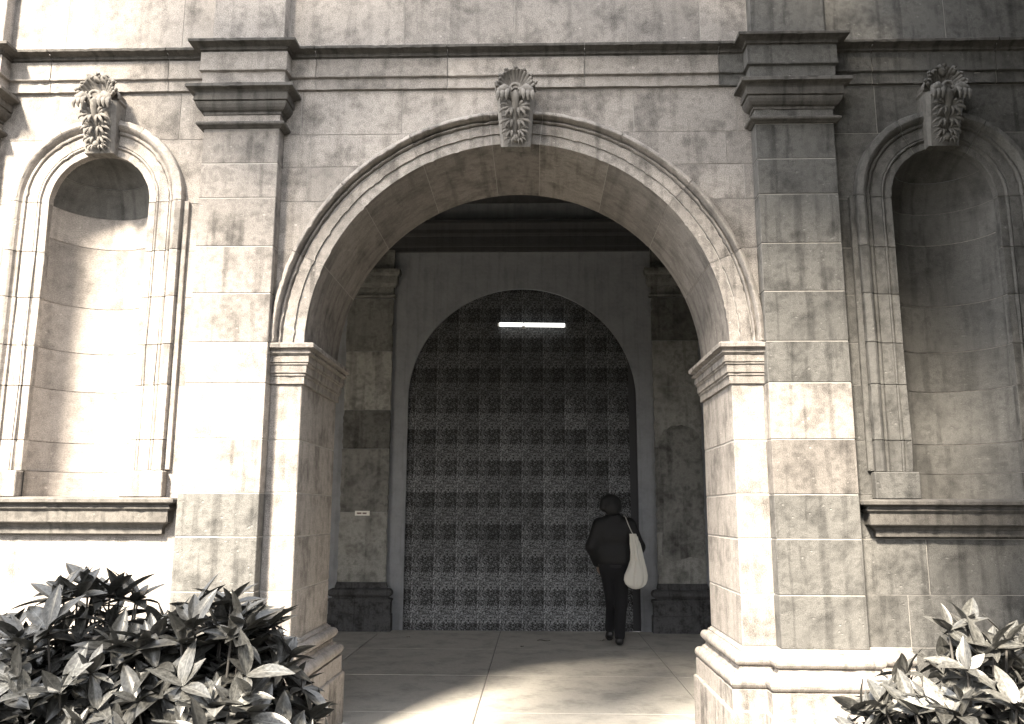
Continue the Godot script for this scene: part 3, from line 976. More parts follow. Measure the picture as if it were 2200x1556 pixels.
# ------------------------------------------------------------------ loggia
func build_loggia() -> void:
	# floor in large slabs
	var F := node("loggia_floor", self)
	F.set_meta("kind", "structure")
	var xs := [-8.8, -5.6, -3.9, -2.0, -0.35, 1.55, 3.4, 5.6, 8.8]
	var zs := [BZ, -4.75, -3.1, -1.5, 0.2]
	for i in xs.size() - 1:
		for j in zs.size() - 1:
			var m: StandardMaterial3D = M.floor.duplicate()
			var k := rng.randf_range(0.95, 1.04)
			m.albedo_color = lin(0.76 * k, 0.72 * k, 0.66 * k)
			put(boxmesh(Vector3(xs[i] + 0.005, -0.06, zs[j] + 0.005), Vector3(xs[i + 1] - 0.005, rng.randf_range(-0.001, 0.001), zs[j + 1] - 0.005), 0.004), "floor_slab", m, F)
	put(boxmesh(Vector3(-8.8, -0.3, BZ - 0.3), Vector3(8.8, -0.008, 0.19), 0.001), "floor_bed", M.gravel, F)
	# end walls and ceiling
	var C := put(boxmesh(Vector3(-9.0, 6.25, BZ - 0.4), Vector3(9.0, 6.68, 0.2 - TH), 0.002), "ceiling", M.darkwood, self)
	C.set_meta("kind", "structure")
	for s in [-1.0, 1.0]:
		var e := put(boxmesh(Vector3(minf(s * 8.8, s * 9.0), -0.3, BZ - 0.4), Vector3(maxf(s * 8.8, s * 9.0), 6.25, -TH), 0.002), "end_wall", M.plaster, self)
		e.set_meta("kind", "structure")
	# rear wall with its blind arch
	var W := thing("rear_wall", "shaded plastered wall behind the arcade with worn pilasters and a moulded beam", "wall")
	var hole := stadium(RX, 3.245, 1.664, -1.0, 72)
	var st := newst()
	for xr in [[-8.8, RX], [RX, 8.8]]:
		for p in Geometry2D.clip_polygons(rectp(xr[0], -0.02, xr[1], 6.25), hole):
			if not Geometry2D.is_polygon_clockwise(p):
				plate(st, p, BZ, BZ - 0.10)
	put(st.commit(), "plaster", M.plaster, W)
	for s in [-1.0, 1.0]:
		var P := node("rear_pilaster", W)
		var xa: float = -2.655 if s < 0 else 1.845
		var xb: float = -1.965 if s < 0 else 2.520
		var ys := [4.75, 3.95, 3.08, 2.52, 1.62, 0.655] if s < 0 else [4.75, 4.10, 3.42, 2.55, 1.35, 0.655]
		var tone := [1, 2, 3, 1, 0] if s < 0 else [3, 0, 0, 1, 0]
		for i in ys.size() - 1:
			var stb := newst()
			rough_block(stb, Vector3(xa, ys[i + 1] + 0.002, BZ - 0.01), Vector3(xb, ys[i] - 0.002, BZ + 0.075), 4 + i * 3 + int(s) * 7)
			put(stb.commit(), "shaft_block", M.old[tone[i]], P)
		if s > 0:
			# dark round-headed scar of lost plaster
			var scar := PackedVector2Array()
			for k in 25:
				var a := PI * k / 24.0
				scar.append(Vector2(2.20 + 0.30 * cos(a) + 0.006 * sin(k * 2.3), 2.62 + 0.24 * sin(a) + 0.008 * cos(k * 1.7)))
			scar.append(Vector2(1.93, 1.5)); scar.append(Vector2(1.90, 1.05)); scar.append(Vector2(2.05, 0.95)); scar.append(Vector2(2.30, 1.02)); scar.append(Vector2(2.49, 0.98)); scar.append(Vector2(2.50, 1.6))
			var stc := newst()
			plate(stc, scar, BZ + 0.079, BZ + 0.05)
			put(stc.commit(), "scar", M.old[1], P)
		var u := PackedVector2Array([Vector2(xa, BZ), Vector2(xa, BZ + 0.075), Vector2(xb, BZ + 0.075), Vector2(xb, BZ)])
		moulding(PackedVector2Array([Vector2(0.0, 4.76), Vector2(0.03, 4.765), Vector2(0.03, 4.80), Vector2(0.0, 4.81), Vector2(0.0, 4.92), Vector2(0.03, 4.93), Vector2(0.06, 4.97), Vector2(0.065, 5.0), Vector2(0.065, 5.08), Vector2(0.09, 5.10), Vector2(0.10, 5.13), Vector2(0.10, 5.18), Vector2(0.0, 5.20), Vector2(0.0, 5.50)]), u, "capital", M.old[1], P)
		var bp := PackedVector2Array([Vector2(0.10, -0.02), Vector2(0.10, 0.22), Vector2(0.085, 0.235), Vector2(0.085, 0.40), Vector2(0.10, 0.405), Vector2(0.10, 0.435), Vector2(0.045, 0.44)])
		torus_pts(bp, 0.045, 0.515, 0.055)
		bp.append(Vector2(0.02, 0.575)); bp.append(Vector2(0.02, 0.60)); bp.append(Vector2(0.0, 0.655))
		moulding(bp, u, "base", M.olddark, P)
	# moulded beam along the top
	moulding(PackedVector2Array([Vector2(0, 5.478), Vector2(0.05, 5.482), Vector2(0.05, 5.545), Vector2(0.075, 5.55), Vector2(0.08, 5.58), Vector2(0.08, 5.70), Vector2(0.105, 5.71), Vector2(0.12, 5.74), Vector2(0.12, 5.80), Vector2(0.16, 5.85), Vector2(0.20, 5.87), Vector2(0.20, 5.92), Vector2(0.0, 5.95)]), PackedVector2Array([Vector2(-8.8, BZ), Vector2(8.8, BZ)]), "beam", M.darkwood, W)
	# boards filling the blind arch, pasted over with printed sheets
	var B := thing("boarded_arch", "arched boarding pasted over with dark speckled printed sheets", "boarding", Vector3(0, 0, 0))
	var sb := newst()
	plate(sb, stadium(RX, 3.245, 1.70, 0.0, 72), BZ - 0.045, BZ - 0.09)
	put(sb.commit(), "board", M.board, B)
	var clip := stadium(RX, 3.245, 1.675, -0.004, 72)
	var cw := 0.3125
	var ch := 0.4525
	var prng := RandomNumberGenerator.new()
	prng.seed = 5
	for r in range(-4, 9):
		for c in range(-5, 8):
			var x0 := -1.004 + c * cw
			if c == -3:
				x0 -= 0.0
			var y1 := 3.259 - r * ch
			var poly := rectp(x0 + prng.randf_range(0.0, 0.003), maxf(y1 - ch, -0.01) + 0.001, x0 + cw - prng.randf_range(0.0, 0.003), y1 - prng.randf_range(0.0005, 0.002))
			for q in Geometry2D.intersect_polygons(poly, clip):
				var ar := 0.0
				for i in q.size():
					ar += q[i].cross(q[(i + 1) % q.size()])
				if absf(ar) < 0.01:
					continue
				var z := BZ - 0.0445 + prng.randf_range(0.0, 0.002)
				var ss := newst()
				var idx := Geometry2D.triangulate_polygon(q)
				for t in range(0, idx.size(), 3):
					var v := []
					for e in 3:
						v.append(q[idx[t + e]])
					if (v[1] - v[0]).cross(v[2] - v[0]) > 0:
						v.reverse()
					for e in 3:
						ss.set_normal(Vector3(0, 0, 1))
						ss.set_uv(Vector2((v[e].x - x0) / cw, (y1 - v[e].y) / ch))
						ss.add_vertex(Vector3(v[e].x, v[e].y, z))
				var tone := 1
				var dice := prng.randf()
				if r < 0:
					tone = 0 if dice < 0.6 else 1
				elif r > 4:  # lower sheets paler, the brighter light down there put into their tone
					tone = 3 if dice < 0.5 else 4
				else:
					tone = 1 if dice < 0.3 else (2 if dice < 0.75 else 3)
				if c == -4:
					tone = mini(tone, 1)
				put(ss.commit(), "printed_sheet", M.sheet[tone], B)
	# strip lamp on the boards
	var L := thing("strip_lamp", "lit fluorescent strip lamp high on the dark boarding", "lamp", Vector3(0.09, 4.35, BZ + 0.03))
	L.rotation.z = -0.016
	put(boxmesh(Vector3(-0.50, -0.012, -0.075), Vector3(0.50, 0.030, -0.03), 0.004), "batten", M.darkwood, L)
	for seg in [[-0.485, -0.1265], [-0.1235, 0.485]]:
		var stt := newst()
		ribbon(stt, PackedVector3Array([Vector3(seg[0], 0, 0), Vector3(seg[0] + 0.01, 0, 0), Vector3(seg[1] - 0.01, 0, 0), Vector3(seg[1], 0, 0)]), PackedFloat32Array([0.022, 0.031, 0.031, 0.026]), PackedFloat32Array([0.022, 0.031, 0.031, 0.026]), Vector3.UP, 14)
		put(stt.commit(), "tube", M.tube, L)
	put(boxmesh(Vector3(-0.150, -0.052, -0.04), Vector3(-0.100, -0.022, 0.030), 0.006), "clip", M.enamel, L)
	for e in [-0.495, 0.495]:
		put(boxmesh(Vector3(e - 0.012, -0.022, -0.04), Vector3(e + 0.012, 0.022, 0.018), 0.004), "end_cap", M.enamel, L)
	var lamp := AreaLight3D.new()
	L.add_child(lamp)
	lamp.name = "tube_light"
	lamp.position = Vector3(0, 0, 0.03)
	lamp.rotation = Vector3(0, PI, 0)
	lamp.set("area_size", Vector2(0.95, 0.04))
	lamp.light_energy = 0.006
	lamp.shadow_enabled = true
	# little notice on the left rear pilaster
	var S := thing("wall_notice", "small white notice plate with a line of red print on worn pilaster", "sign", Vector3(-2.322, 1.605, BZ + 0.088))
	put(boxmesh(Vector3(-0.105, -0.034, -0.008), Vector3(0.105, 0.034, 0.004), 0.002), "plate", M.plate, S)
	var x := -0.076
	for wd in [0.011, 0.009, 0.012, 0.010, 0.012, 0.011, -0.016, 0.012, 0.010, 0.009, 0.010, 0.008, 0.008]:
		if wd > 0.0:
			put(boxmesh(Vector3(x, -0.011, 0.003), Vector3(x + wd * 0.85, 0.010, 0.0055), 0.0004), "print_mark", M.ink, S)
		x += absf(wd)
	# dead leaves on the floor
	var spots := [Vector3(0.24, 0.006, -5.45), Vector3(-0.03, 0.005, -4.95), Vector3(-1.54, 0.006, -5.66), Vector3(1.0, 0.004, -5.5)]
	var lab := ["curled dead leaf lying on the floor in the middle below the boarding", "small dry leaf on the floor nearest the garden, left of the bigger curled one", "dark dead leaf on the floor at the left foot of the boarding", "tiny dry leaf on the floor just left of the walker"]
	for i in 4:
		var sl := newst()
		var w: float = [0.07, 0.035, 0.03, 0.025][i]
		var pts := PackedVector3Array()
		var ww := PackedFloat32Array()
		var tt := PackedFloat32Array()
		for k in 6:
			pts.append(Vector3((k / 5.0 - 0.5) * 2.4 * w, 0.008 * sin(k * 1.3), 0.01 * cos(k)))
			ww.append(w * 0.45 * sin(PI * (k + 0.4) / 6.0)); tt.append(0.0035)
		ribbon(sl, pts, ww, tt, Vector3.UP, 8)
		var d := put(sl.commit(), "dead_leaf", M.deadleaf, self, spots[i])
		d.rotation.y = i * 1.1
		tag(d, lab[i], "leaf", "dead leaves on the loggia floor")

# block with an uneven, spalled front face
func rough_block(st: SurfaceTool, lo: Vector3, hi: Vector3, sd: int) -> void:
	var n := FastNoiseLite.new()
	n.seed = sd
	n.frequency = 2.2
	n.fractal_octaves = 4
	var nx := 14
	var ny := int(maxf(6.0, (hi.y - lo.y) / 0.05))
	var g := []
	for j in ny + 1:
		for i in nx + 1:
			var x := lerpf(lo.x, hi.x, float(i) / nx)
			var y := lerpf(lo.y, hi.y, float(j) / ny)
			var e := minf(minf(x - lo.x, hi.x - x), 0.06) / 0.06
			var v := n.get_noise_2d(x * 3.0, y * 3.0)
			var z := hi.z - 0.010 * smoothstep(0.05, 0.12, v) - (1.0 - e) * (0.006 + 0.030 * maxf(0.0, n.get_noise_2d(x * 6.0 + 9.0, y * 6.0)))
			var xj := x
			if i == 0 or i == nx:
				xj += (1.0 if i == 0 else -1.0) * 0.035 * maxf(0.0, n.get_noise_2d(y * 5.0, x))
			g.append(Vector3(xj, y, z))
	var vn := []
	for j in ny + 1:
		for i in nx + 1:
			var dx: Vector3 = g[j * (nx + 1) + mini(i + 1, nx)] - g[j * (nx + 1) + maxi(i - 1, 0)]
			var dy: Vector3 = g[mini(j + 1, ny) * (nx + 1) + i] - g[maxi(j - 1, 0) * (nx + 1) + i]
			vn.append(dx.cross(dy).normalized())
	for j in ny:
		for i in nx:
			var a := j * (nx + 1) + i
			quadn(st, g[a], g[a + 1], g[a + nx + 2], g[a + nx + 1], vn[a], vn[a + 1], vn[a + nx + 2], vn[a + nx + 1])
		for sgn in [0, nx]:
			var a2: int = j * (nx + 1) + sgn
			var p: Vector3 = g[a2]
			var q: Vector3 = g[a2 + nx + 1]
			var nn := Vector3(-1 if sgn == 0 else 1, 0, 0)
			quad(st, p, q, Vector3(q.x, q.y, lo.z), Vector3(p.x, p.y, lo.z), nn)

# ------------------------------------------------------------------ the walker and the sack
func build_person() -> void:
	var P := thing("person", "person in dark jacket and trousers walking away towards the boarding", "person", Vector3(1.14, 0, -5.12))
	var V := func(x, y, z): return Vector3(x, y, z)
	var body := [
		[Vector3(-0.03, 1.67, -0.03), Vector3(-0.03, 1.735, -0.02), 0.078, 0.085], [Vector3(-0.03, 1.635, -0.075), Vector3(-0.03, 1.66, -0.085), 0.04, 0.045],
		[Vector3(-0.03, 1.685, -0.115), Vector3(-0.03, 1.67, -0.128), 0.012, 0.014], [Vector3(-0.115, 1.70, -0.02), Vector3(-0.118, 1.67, -0.015), 0.014, 0.012], [Vector3(0.055, 1.70, -0.02), Vector3(0.058, 1.67, -0.015), 0.014, 0.012],
		[Vector3(-0.02, 1.50, 0.01), Vector3(-0.028, 1.66, -0.01), 0.06, 0.055],
		[Vector3(-0.09, 1.30, 0), Vector3(0.09, 1.30, 0), 0.085, 0.085], [Vector3(-0.14, 1.47, 0.01), Vector3(0.14, 1.47, 0.01), 0.05, 0.05], [Vector3(0, 1.0, 0), Vector3(0, 1.4, 0), 0.09, 0.09], [Vector3(-0.07, 0.92, 0), Vector3(0.07, 0.92, 0), 0.085, 0.085],
		[Vector3(-0.20, 1.46, 0.01), Vector3(-0.285, 1.20, 0.05), 0.048, 0.042], [Vector3(-0.285, 1.20, 0.05), Vector3(-0.21, 0.99, -0.05), 0.04, 0.03],
		[Vector3(0.20, 1.46, 0.01), Vector3(0.29, 1.20, 0.04), 0.048, 0.042], [Vector3(0.29, 1.20, 0.04), Vector3(0.22, 0.98, -0.06), 0.04, 0.03],
		[Vector3(0.085, 0.88, 0), Vector3(0.065, 0.50, -0.02), 0.075, 0.05], [Vector3(0.065, 0.50, -0.02), Vector3(0.035, 0.10, 0.02), 0.05, 0.036], [Vector3(0.035, 0.06, 0.02), Vector3(0.04, 0.04, -0.16), 0.032, 0.028],
		[Vector3(-0.085, 0.88, 0), Vector3(-0.03, 0.50, -0.14), 0.075, 0.05], [Vector3(-0.03, 0.50, -0.14), Vector3(-0.055, 0.13, -0.30), 0.05, 0.036], [Vector3(-0.055, 0.08, -0.31), Vector3(-0.06, 0.045, -0.48), 0.032, 0.028]]
	for s in [-1.0, 1.0]:
		# hands slipped into the jacket pockets: palm, four fingers and a thumb
		var w := Vector3(s * 0.205, 0.975, -0.06)
		body.append([w, w + Vector3(-s * 0.015, -0.06, -0.03), 0.028, 0.032])
		for k in 4:
			var o := Vector3(-s * 0.015, -0.065, -0.03) + Vector3(s * 0.004 * k, 0.0, -0.03 + 0.02 * k)
			body.append([w + o, w + o + Vector3(-s * 0.02, -0.05 - 0.006 * (1.5 - absf(k - 1.5)), -0.01), 0.010, 0.009])
		body.append([w + Vector3(-s * 0.01, -0.02, -0.05), w + Vector3(-s * 0.03, -0.065, -0.075), 0.011, 0.010])
	put(surface_net(body, 0.013, 0.03), "body", M.skin, P)
	var jacket := [
		[Vector3(-0.105, 1.36, 0.005), Vector3(0.105, 1.36, 0.005), 0.145, 0.145, Vector3(1, 1.25, 0.88)], [Vector3(-0.10, 1.12, 0.01), Vector3(0.10, 1.12, 0.01), 0.150, 0.150, Vector3(1, 1.1, 0.85)], [Vector3(-0.085, 1.02, 0.0), Vector3(0.085, 1.02, 0.0), 0.135, 0.135, Vector3(1, 0.6, 0.9)],
		[Vector3(-0.175, 1.485, 0.01), Vector3(0.175, 1.485, 0.01), 0.080, 0.080], [Vector3(-0.06, 1.54, 0.01), Vector3(0.03, 1.56, 0.01), 0.072, 0.07],
		[Vector3(-0.195, 1.46, 0.01), Vector3(-0.292, 1.20, 0.055), 0.086, 0.076], [Vector3(-0.292, 1.20, 0.055), Vector3(-0.225, 1.0, -0.045), 0.074, 0.055],
		[Vector3(0.20, 1.46, 0.01), Vector3(0.300, 1.20, 0.045), 0.086, 0.076], [Vector3(0.300, 1.20, 0.045), Vector3(0.235, 0.99, -0.055), 0.074, 0.055]]
	put(surface_net(jacket, 0.013, 0.045), "jacket", M.leather, P)
	var trousers := [
		[Vector3(-0.075, 0.94, 0.005), Vector3(0.075, 0.94, 0.005), 0.128, 0.128, Vector3(1, 1, 0.95)],
		[Vector3(0.085, 0.88, 0.0), Vector3(0.068, 0.50, -0.02), 0.100, 0.078], [Vector3(0.068, 0.50, -0.02), Vector3(0.040, 0.12, 0.02), 0.078, 0.066],
		[Vector3(-0.085, 0.88, 0.0), Vector3(-0.03, 0.50, -0.14), 0.100, 0.078], [Vector3(-0.03, 0.50, -0.14), Vector3(-0.055, 0.17, -0.29), 0.078, 0.060]]
	put(surface_net(trousers, 0.014, 0.035), "trousers", M.denim, P)
	put(surface_net([[Vector3(-0.03, 1.70, 0.005), Vector3(-0.03, 1.75, -0.02), 0.108, 0.110], [Vector3(-0.06, 1.77, 0.0), Vector3(0.0, 1.775, -0.02), 0.062, 0.06], [Vector3(-0.135, 1.69, 0.01), Vector3(-0.12, 1.765, 0.01), 0.048, 0.056], [Vector3(0.055, 1.675, 0.01), Vector3(0.05, 1.75, 0.01), 0.040, 0.048], [Vector3(-0.06, 1.64, 0.05), Vector3(0.01, 1.64, 0.05), 0.045, 0.045], [Vector3(-0.09, 1.79, -0.01), Vector3(-0.05, 1.80, 0.0), 0.04, 0.04], [Vector3(0.02, 1.79, 0.01), Vector3(0.03, 1.78, 0.0), 0.035, 0.035]], 0.011, 0.03), "hair", M.hair, P)
	put(surface_net([[Vector3(0.037, 0.055, 0.035), Vector3(0.04, 0.05, 0.0), 0.048, 0.05], [Vector3(0.037, 0.06, 0.03), Vector3(0.037, 0.12, 0.025), 0.046, 0.045], [Vector3(0.04, 0.042, -0.02), Vector3(0.045, 0.038, -0.18), 0.044, 0.038]], 0.009, 0.02), "shoe", M.shoe, P)
	put(surface_net([[Vector3(-0.055, 0.085, -0.29), Vector3(-0.055, 0.07, -0.32), 0.048, 0.05], [Vector3(-0.055, 0.09, -0.30), Vector3(-0.055, 0.15, -0.29), 0.044, 0.044], [Vector3(-0.055, 0.052, -0.34), Vector3(-0.06, 0.042, -0.49), 0.044, 0.038]], 0.009, 0.02), "shoe", M.shoe, P)
	# jacket hem band and belt edge
	var sb := newst()
	var bpts := PackedVector3Array()
	var bw := PackedFloat32Array()
	for k in 25:
		var a := TAU * k / 24.0
		bpts.append(Vector3(0.212 * cos(a), 0.965 + 0.006 * sin(a * 3.0), 0.005 + 0.120 * sin(a)))
		bw.append(0.020)
	var bt := PackedFloat32Array()
	for k in 25:
		bt.append(0.008)
	ribbon(sb, bpts, bt, bw, Vector3.UP, 8)
	put(sb.commit(), "hem", M.leather, P)
	# the sack: gathered neck, folds running down, full round bottom
	var K := thing("shoulder_sack", "off-white cloth sack hanging by its cord from the shoulder of the walker", "bag", Vector3(1.14, 0, -5.12))
	var ss := newst()
	var c0 := Vector3(0.215, 1.365, 0.165)
	var prof := [[0.0, 0.030, 0.0], [0.05, 0.036, 0.004], [0.12, 0.050, 0.010], [0.22, 0.062, 0.018], [0.32, 0.078, 0.026], [0.42, 0.105, 0.030], [0.50, 0.128, 0.030], [0.56, 0.132, 0.030], [0.61, 0.118, 0.034], [0.645, 0.085, 0.036], [0.668, 0.040, 0.036], [0.674, 0.002, 0.036]]
	var seg := 72
	var rings := []
	for pr in prof:
		var ring := PackedVector3Array()
		for k in seg:
			var a := TAU * k / seg
			var dep: float = 0.30 * (1.0 - clampf(pr[0] / 0.68, 0.0, 1.0)) + 0.10
			var fold := 1.0 + dep * (0.6 * sin(a * 5.0 + pr[0] * 3.0) + 0.5 * sin(a * 9.0 + 1.0 - pr[0] * 4.0) + 0.3 * sin(a * 14.0 + pr[0] * 6.0))
			var rad: float = pr[1] * fold
			ring.append(c0 + Vector3(pr[2] + rad * cos(a) * (1.0 + 0.12 * smoothstep(0.3, 0.55, pr[0]) * maxf(0.0, -cos(a + 0.4))) + 0.018 * sin(pr[0] * 6.0), -pr[0], 0.6 * rad * sin(a)))
		rings.append(ring)
	for i in rings.size() - 1:
		for k in seg:
			var k2 := (k + 1) % seg
			var nA := ring_normal(rings, i, k, seg)
			var nB := ring_normal(rings, i, k2, seg)
			var nC := ring_normal(rings, i + 1, k2, seg)
			var nD := ring_normal(rings, i + 1, k, seg)
			quadn(ss, rings[i][k], rings[i][k2], rings[i + 1][k2], rings[i + 1][k], nA, nB, nC, nD)
	for k in seg:
		tri(ss, c0, rings[0][k], rings[0][(k + 1) % seg], Vector3.UP, Vector3.UP, Vector3.UP)
	put(ss.commit(), "sack", M.cloth, K)
	var sc := newst()
	ribbon(sc, PackedVector3Array([Vector3(0.120, 1.565, -0.06), Vector3(0.125, 1.588, 0.01), Vector3(0.140, 1.565, 0.080), Vector3(0.165, 1.48, 0.120), Vector3(0.205, 1.385, 0.150), c0 + Vector3(0, 0.004, 0)]), PackedFloat32Array([0.006, 0.006, 0.006, 0.006, 0.006, 0.008]), PackedFloat32Array([0.006, 0.006, 0.006, 0.006, 0.006, 0.008]), Vector3.RIGHT, 8)
	put(sc.commit(), "cord", M.cord, K)
	# second gathered flap at the neck
	var sf := newst()
	ribbon(sf, PackedVector3Array([c0 + Vector3(0.045, -0.035, 0.01), c0 + Vector3(0.050, -0.08, 0.02), c0 + Vector3(0.052, -0.16, 0.018), c0 + Vector3(0.06, -0.26, 0.012)]), PackedFloat32Array([0.016, 0.02, 0.018, 0.008]), PackedFloat32Array([0.014, 0.018, 0.018, 0.01]), Vector3.BACK, 8)
	put(sf.commit(), "fold", M.cloth, K)

func ring_normal(rings: Array, i: int, k: int, seg: int) -> Vector3:
	var du: Vector3 = rings[i][(k + 1) % seg] - rings[i][(k + seg - 1) % seg]
	var dv: Vector3 = rings[mini(i + 1, rings.size() - 1)][k] - rings[maxi(i - 1, 0)][k]
	return du.cross(dv).normalized() * -1.0 if du.cross(dv).dot(rings[i][k] - (rings[i][0] + rings[i][seg / 2]) * 0.5) < 0.0 else du.cross(dv).normalized()

# ------------------------------------------------------------------ planting
func leaf_mesh(ln: float, wd: float, fold: float, droop: float) -> ArrayMesh:
	var st := newst()
	var n := 7
	var rows := []
	for i in n + 1:
		var t := float(i) / n
		var w := wd * pow(sin(PI * clampf(t * 0.97 + 0.03, 0.0, 1.0)), 0.85) * (1.0 - 0.25 * t)
		if i == n:
			w = 0.0005
		var z := -ln * t
		var y := -droop * ln * t * t
		rows.append([Vector3(-w, y + fold * w, z), Vector3(-w * 0.5, y + fold * w * 0.35, z), Vector3(0, y, z), Vector3(w * 0.5, y + fold * w * 0.35, z), Vector3(w, y + fold * w, z)])
	for i in n:
		for k in 4:
			var a: Vector3 = rows[i][k]
			var b: Vector3 = rows[i][k + 1]
			var c: Vector3 = rows[i + 1][k + 1]
			var d: Vector3 = rows[i + 1][k]
			var uv := [Vector2(k / 4.0, i / float(n)), Vector2((k + 1) / 4.0, i / float(n)), Vector2((k + 1) / 4.0, (i + 1) / float(n)), Vector2(k / 4.0, (i + 1) / float(n))]
			var vs := [a, b, c, d]
			for q in [0, 2, 1, 0, 3, 2]:
				st.set_uv(uv[q])
				st.set_smooth_group(0)
				st.add_vertex(vs[q])
	st.generate_normals()
	return st.commit()

var leaf_meshes := []

# shrub of upright stems, each ending in whorls of pointed leaves
func build_shrub(at: Vector3, rad: Vector2, top: float, tips: int, sd: int, label: String, group: String, size := 1.0) -> void:
	var r := RandomNumberGenerator.new()
	r.seed = sd
	var S := thing("shrub", label, "shrub", at, group)
	var nleaf := 0
	var extra := []
	for t in tips:
		var a := r.randf() * TAU
		var q := sqrt(r.randf())
		var bx := cos(a) * q * rad.x
		var bz := sin(a) * q * rad.y
		var h := top * (1.0 - 0.34 * q * q) * r.randf_range(0.70, 1.0)
		var lean := Vector3(bx, 0, bz) * 0.9
		var base := Vector3(bx, 0, bz) * 0.25
		var tip := Vector3(bx, h, bz)
		var st := newst()
		ribbon(st, PackedVector3Array([base, base.lerp(tip, 0.5) - lean * 0.12 + Vector3(0, 0.05, 0), tip]), PackedFloat32Array([0.010, 0.007, 0.004]), PackedFloat32Array([0.010, 0.007, 0.004]), Vector3.BACK, 6)
		put(st.commit(), "stem", M.stem, S)
		var out := (Vector3(bx * 0.7, 0.5, bz * 0.7)).normalized()
		for w in 4:
			var cnt: int = [7, 5, 4, 3][w]
			var pos := base.lerp(tip, [1.0, 0.88, 0.74, 0.58][w])
			var ph := r.randf() * TAU
			for k in cnt:
				var yaw := ph + TAU * k / cnt + r.randf_range(-0.5, 0.5)
				var pitch := r.randf_range(-0.3, 0.95) if w == 0 else r.randf_range(-0.7, 0.5)
				if k == 0 and w == 0:
					pitch = r.randf_range(0.9, 1.3)
				var b := Basis(Vector3.UP, yaw) * Basis(Vector3.RIGHT, pitch) * Basis(Vector3.BACK, r.randf_range(-0.5, 0.5))
				var tilt := Quaternion(Vector3.UP, out)
				b = Basis(tilt) * b
				b = b.scaled_local(Vector3.ONE * size * r.randf_range(0.55, 1.25))
				extra.append([Transform3D(b, pos), r.randi() % leaf_meshes.size(), r.randi() % M.leaf.size()])
	# nearest to the viewer first
	var eye := Vector3(0.14, 1.63, 5.82) - at
	extra.sort_custom(func(p, q): return p[0].origin.distance_squared_to(eye) < q[0].origin.distance_squared_to(eye))
	var mm := MultiMesh.new()
	mm.transform_format = MultiMesh.TRANSFORM_3D
	mm.mesh = leaf_meshes[0]
	mm.instance_count = maxi(0, extra.size() - 300)
	for e in extra:
		if nleaf < 300:
			var o := put(leaf_meshes[e[1]], "leaf", M.leaf[e[2]], S)
			o.transform = e[0]
		else:
			mm.set_instance_transform(nleaf - 300, e[0])
		nleaf += 1
	if mm.instance_count > 0:
		var mi := MultiMeshInstance3D.new()
		mi.name = "inner_foliage"
		mi.multimesh = mm
		mi.material_override = M.leaf[1]
		mi.set_meta("kind", "stuff")
		S.add_child(mi, true)

# tall tree standing behind the viewer: tapered trunk, limbs, and leaves in clumps
func build_tree(called: String, label: String, foot: Vector3, clumps: Array, trunk_r: float, leaf_size: float, sd: int) -> void:
	var r := RandomNumberGenerator.new()
	r.seed = sd
	var T := thing(called, label, "tree", foot, "garden trees behind the viewer")
	var mid := Vector3.ZERO
	for c in clumps:
		mid += c[0] - foot
	mid /= clumps.size()
	var fork := Vector3(mid.x * 0.25, mid.y * 0.5, mid.z * 0.25)
	var st := newst()
	ribbon(st, PackedVector3Array([Vector3(0, -0.3, 0), Vector3(0, 0.6, 0), fork * 0.5 + Vector3(0.15, 0, 0.1), fork, mid]), PackedFloat32Array([trunk_r * 1.5, trunk_r, trunk_r * 0.85, trunk_r * 0.7, trunk_r * 0.3]), PackedFloat32Array([trunk_r * 1.5, trunk_r, trunk_r * 0.85, trunk_r * 0.7, trunk_r * 0.3]), Vector3.RIGHT, 12)
	put(st.commit(), "trunk", M.bark, T)
	var total := 0
	for c in clumps:
		total += int(c[2])
		var stl := newst()
		var e: Vector3 = c[0] - foot
		ribbon(stl, PackedVector3Array([fork, fork.lerp(e, 0.5) + Vector3(0, -0.3, 0), e]), PackedFloat32Array([trunk_r * 0.4, trunk_r * 0.25, trunk_r * 0.1]), PackedFloat32Array([trunk_r * 0.4, trunk_r * 0.25, trunk_r * 0.1]), Vector3.RIGHT, 8)
		put(stl.commit(), "limb", M.bark, T)
	var sl := newst()
	for q in [[Vector3(-0.5, 0, 0), Vector3(0, 0.06, -0.9), Vector3(0.5, 0, 0)], [Vector3(-0.5, 0, 0), Vector3(0.5, 0, 0), Vector3(0, 0.06, 0.6)]]:
		for v in q:
			sl.add_vertex(v)
	sl.generate_normals()
	var mm := MultiMesh.new()
	mm.transform_format = MultiMesh.TRANSFORM_3D
	mm.mesh = sl.commit()
	mm.instance_count = total
	var i := 0
	for c in clumps:
		var ctr: Vector3 = c[0] - foot
		var rad: Vector3 = c[1]
		# twig ends: leaves sit in small sprays
		var sprays := maxi(1, int(c[2]) / 14)
		var sp := []
		for k in sprays:
			var d := Vector3(r.randfn(), r.randfn(), r.randfn()).normalized() * pow(r.randf(), 0.4)
			if c.size() > 3:
				# clump drawn out along the light
				sp.append(ctr + Vector3(d.x * rad.x, d.y * rad.y, 0) + c[3] * d.z * rad.z)
			else:
				sp.append(ctr + d * rad)
		for k in int(c[2]):
			var p: Vector3 = sp[k % sprays] + Vector3(r.randfn(), r.randfn(), r.randfn()) * 0.16
			var b := Basis.from_euler(Vector3(r.randf() * TAU, r.randf() * TAU, r.randf() * TAU)).scaled(Vector3.ONE * leaf_size * r.randf_range(0.7, 1.3))
			mm.set_instance_transform(i, Transform3D(b, p))
			i += 1
	var mi := MultiMeshInstance3D.new()
	mi.name = "crown"
	mi.multimesh = mm
	mi.material_override = M.treeleaf
	mi.set_meta("kind", "stuff")
	T.add_child(mi, true)

# ------------------------------------------------------------------ scene
var SUN := Vector3(-0.2925, 0.695, 0.657)

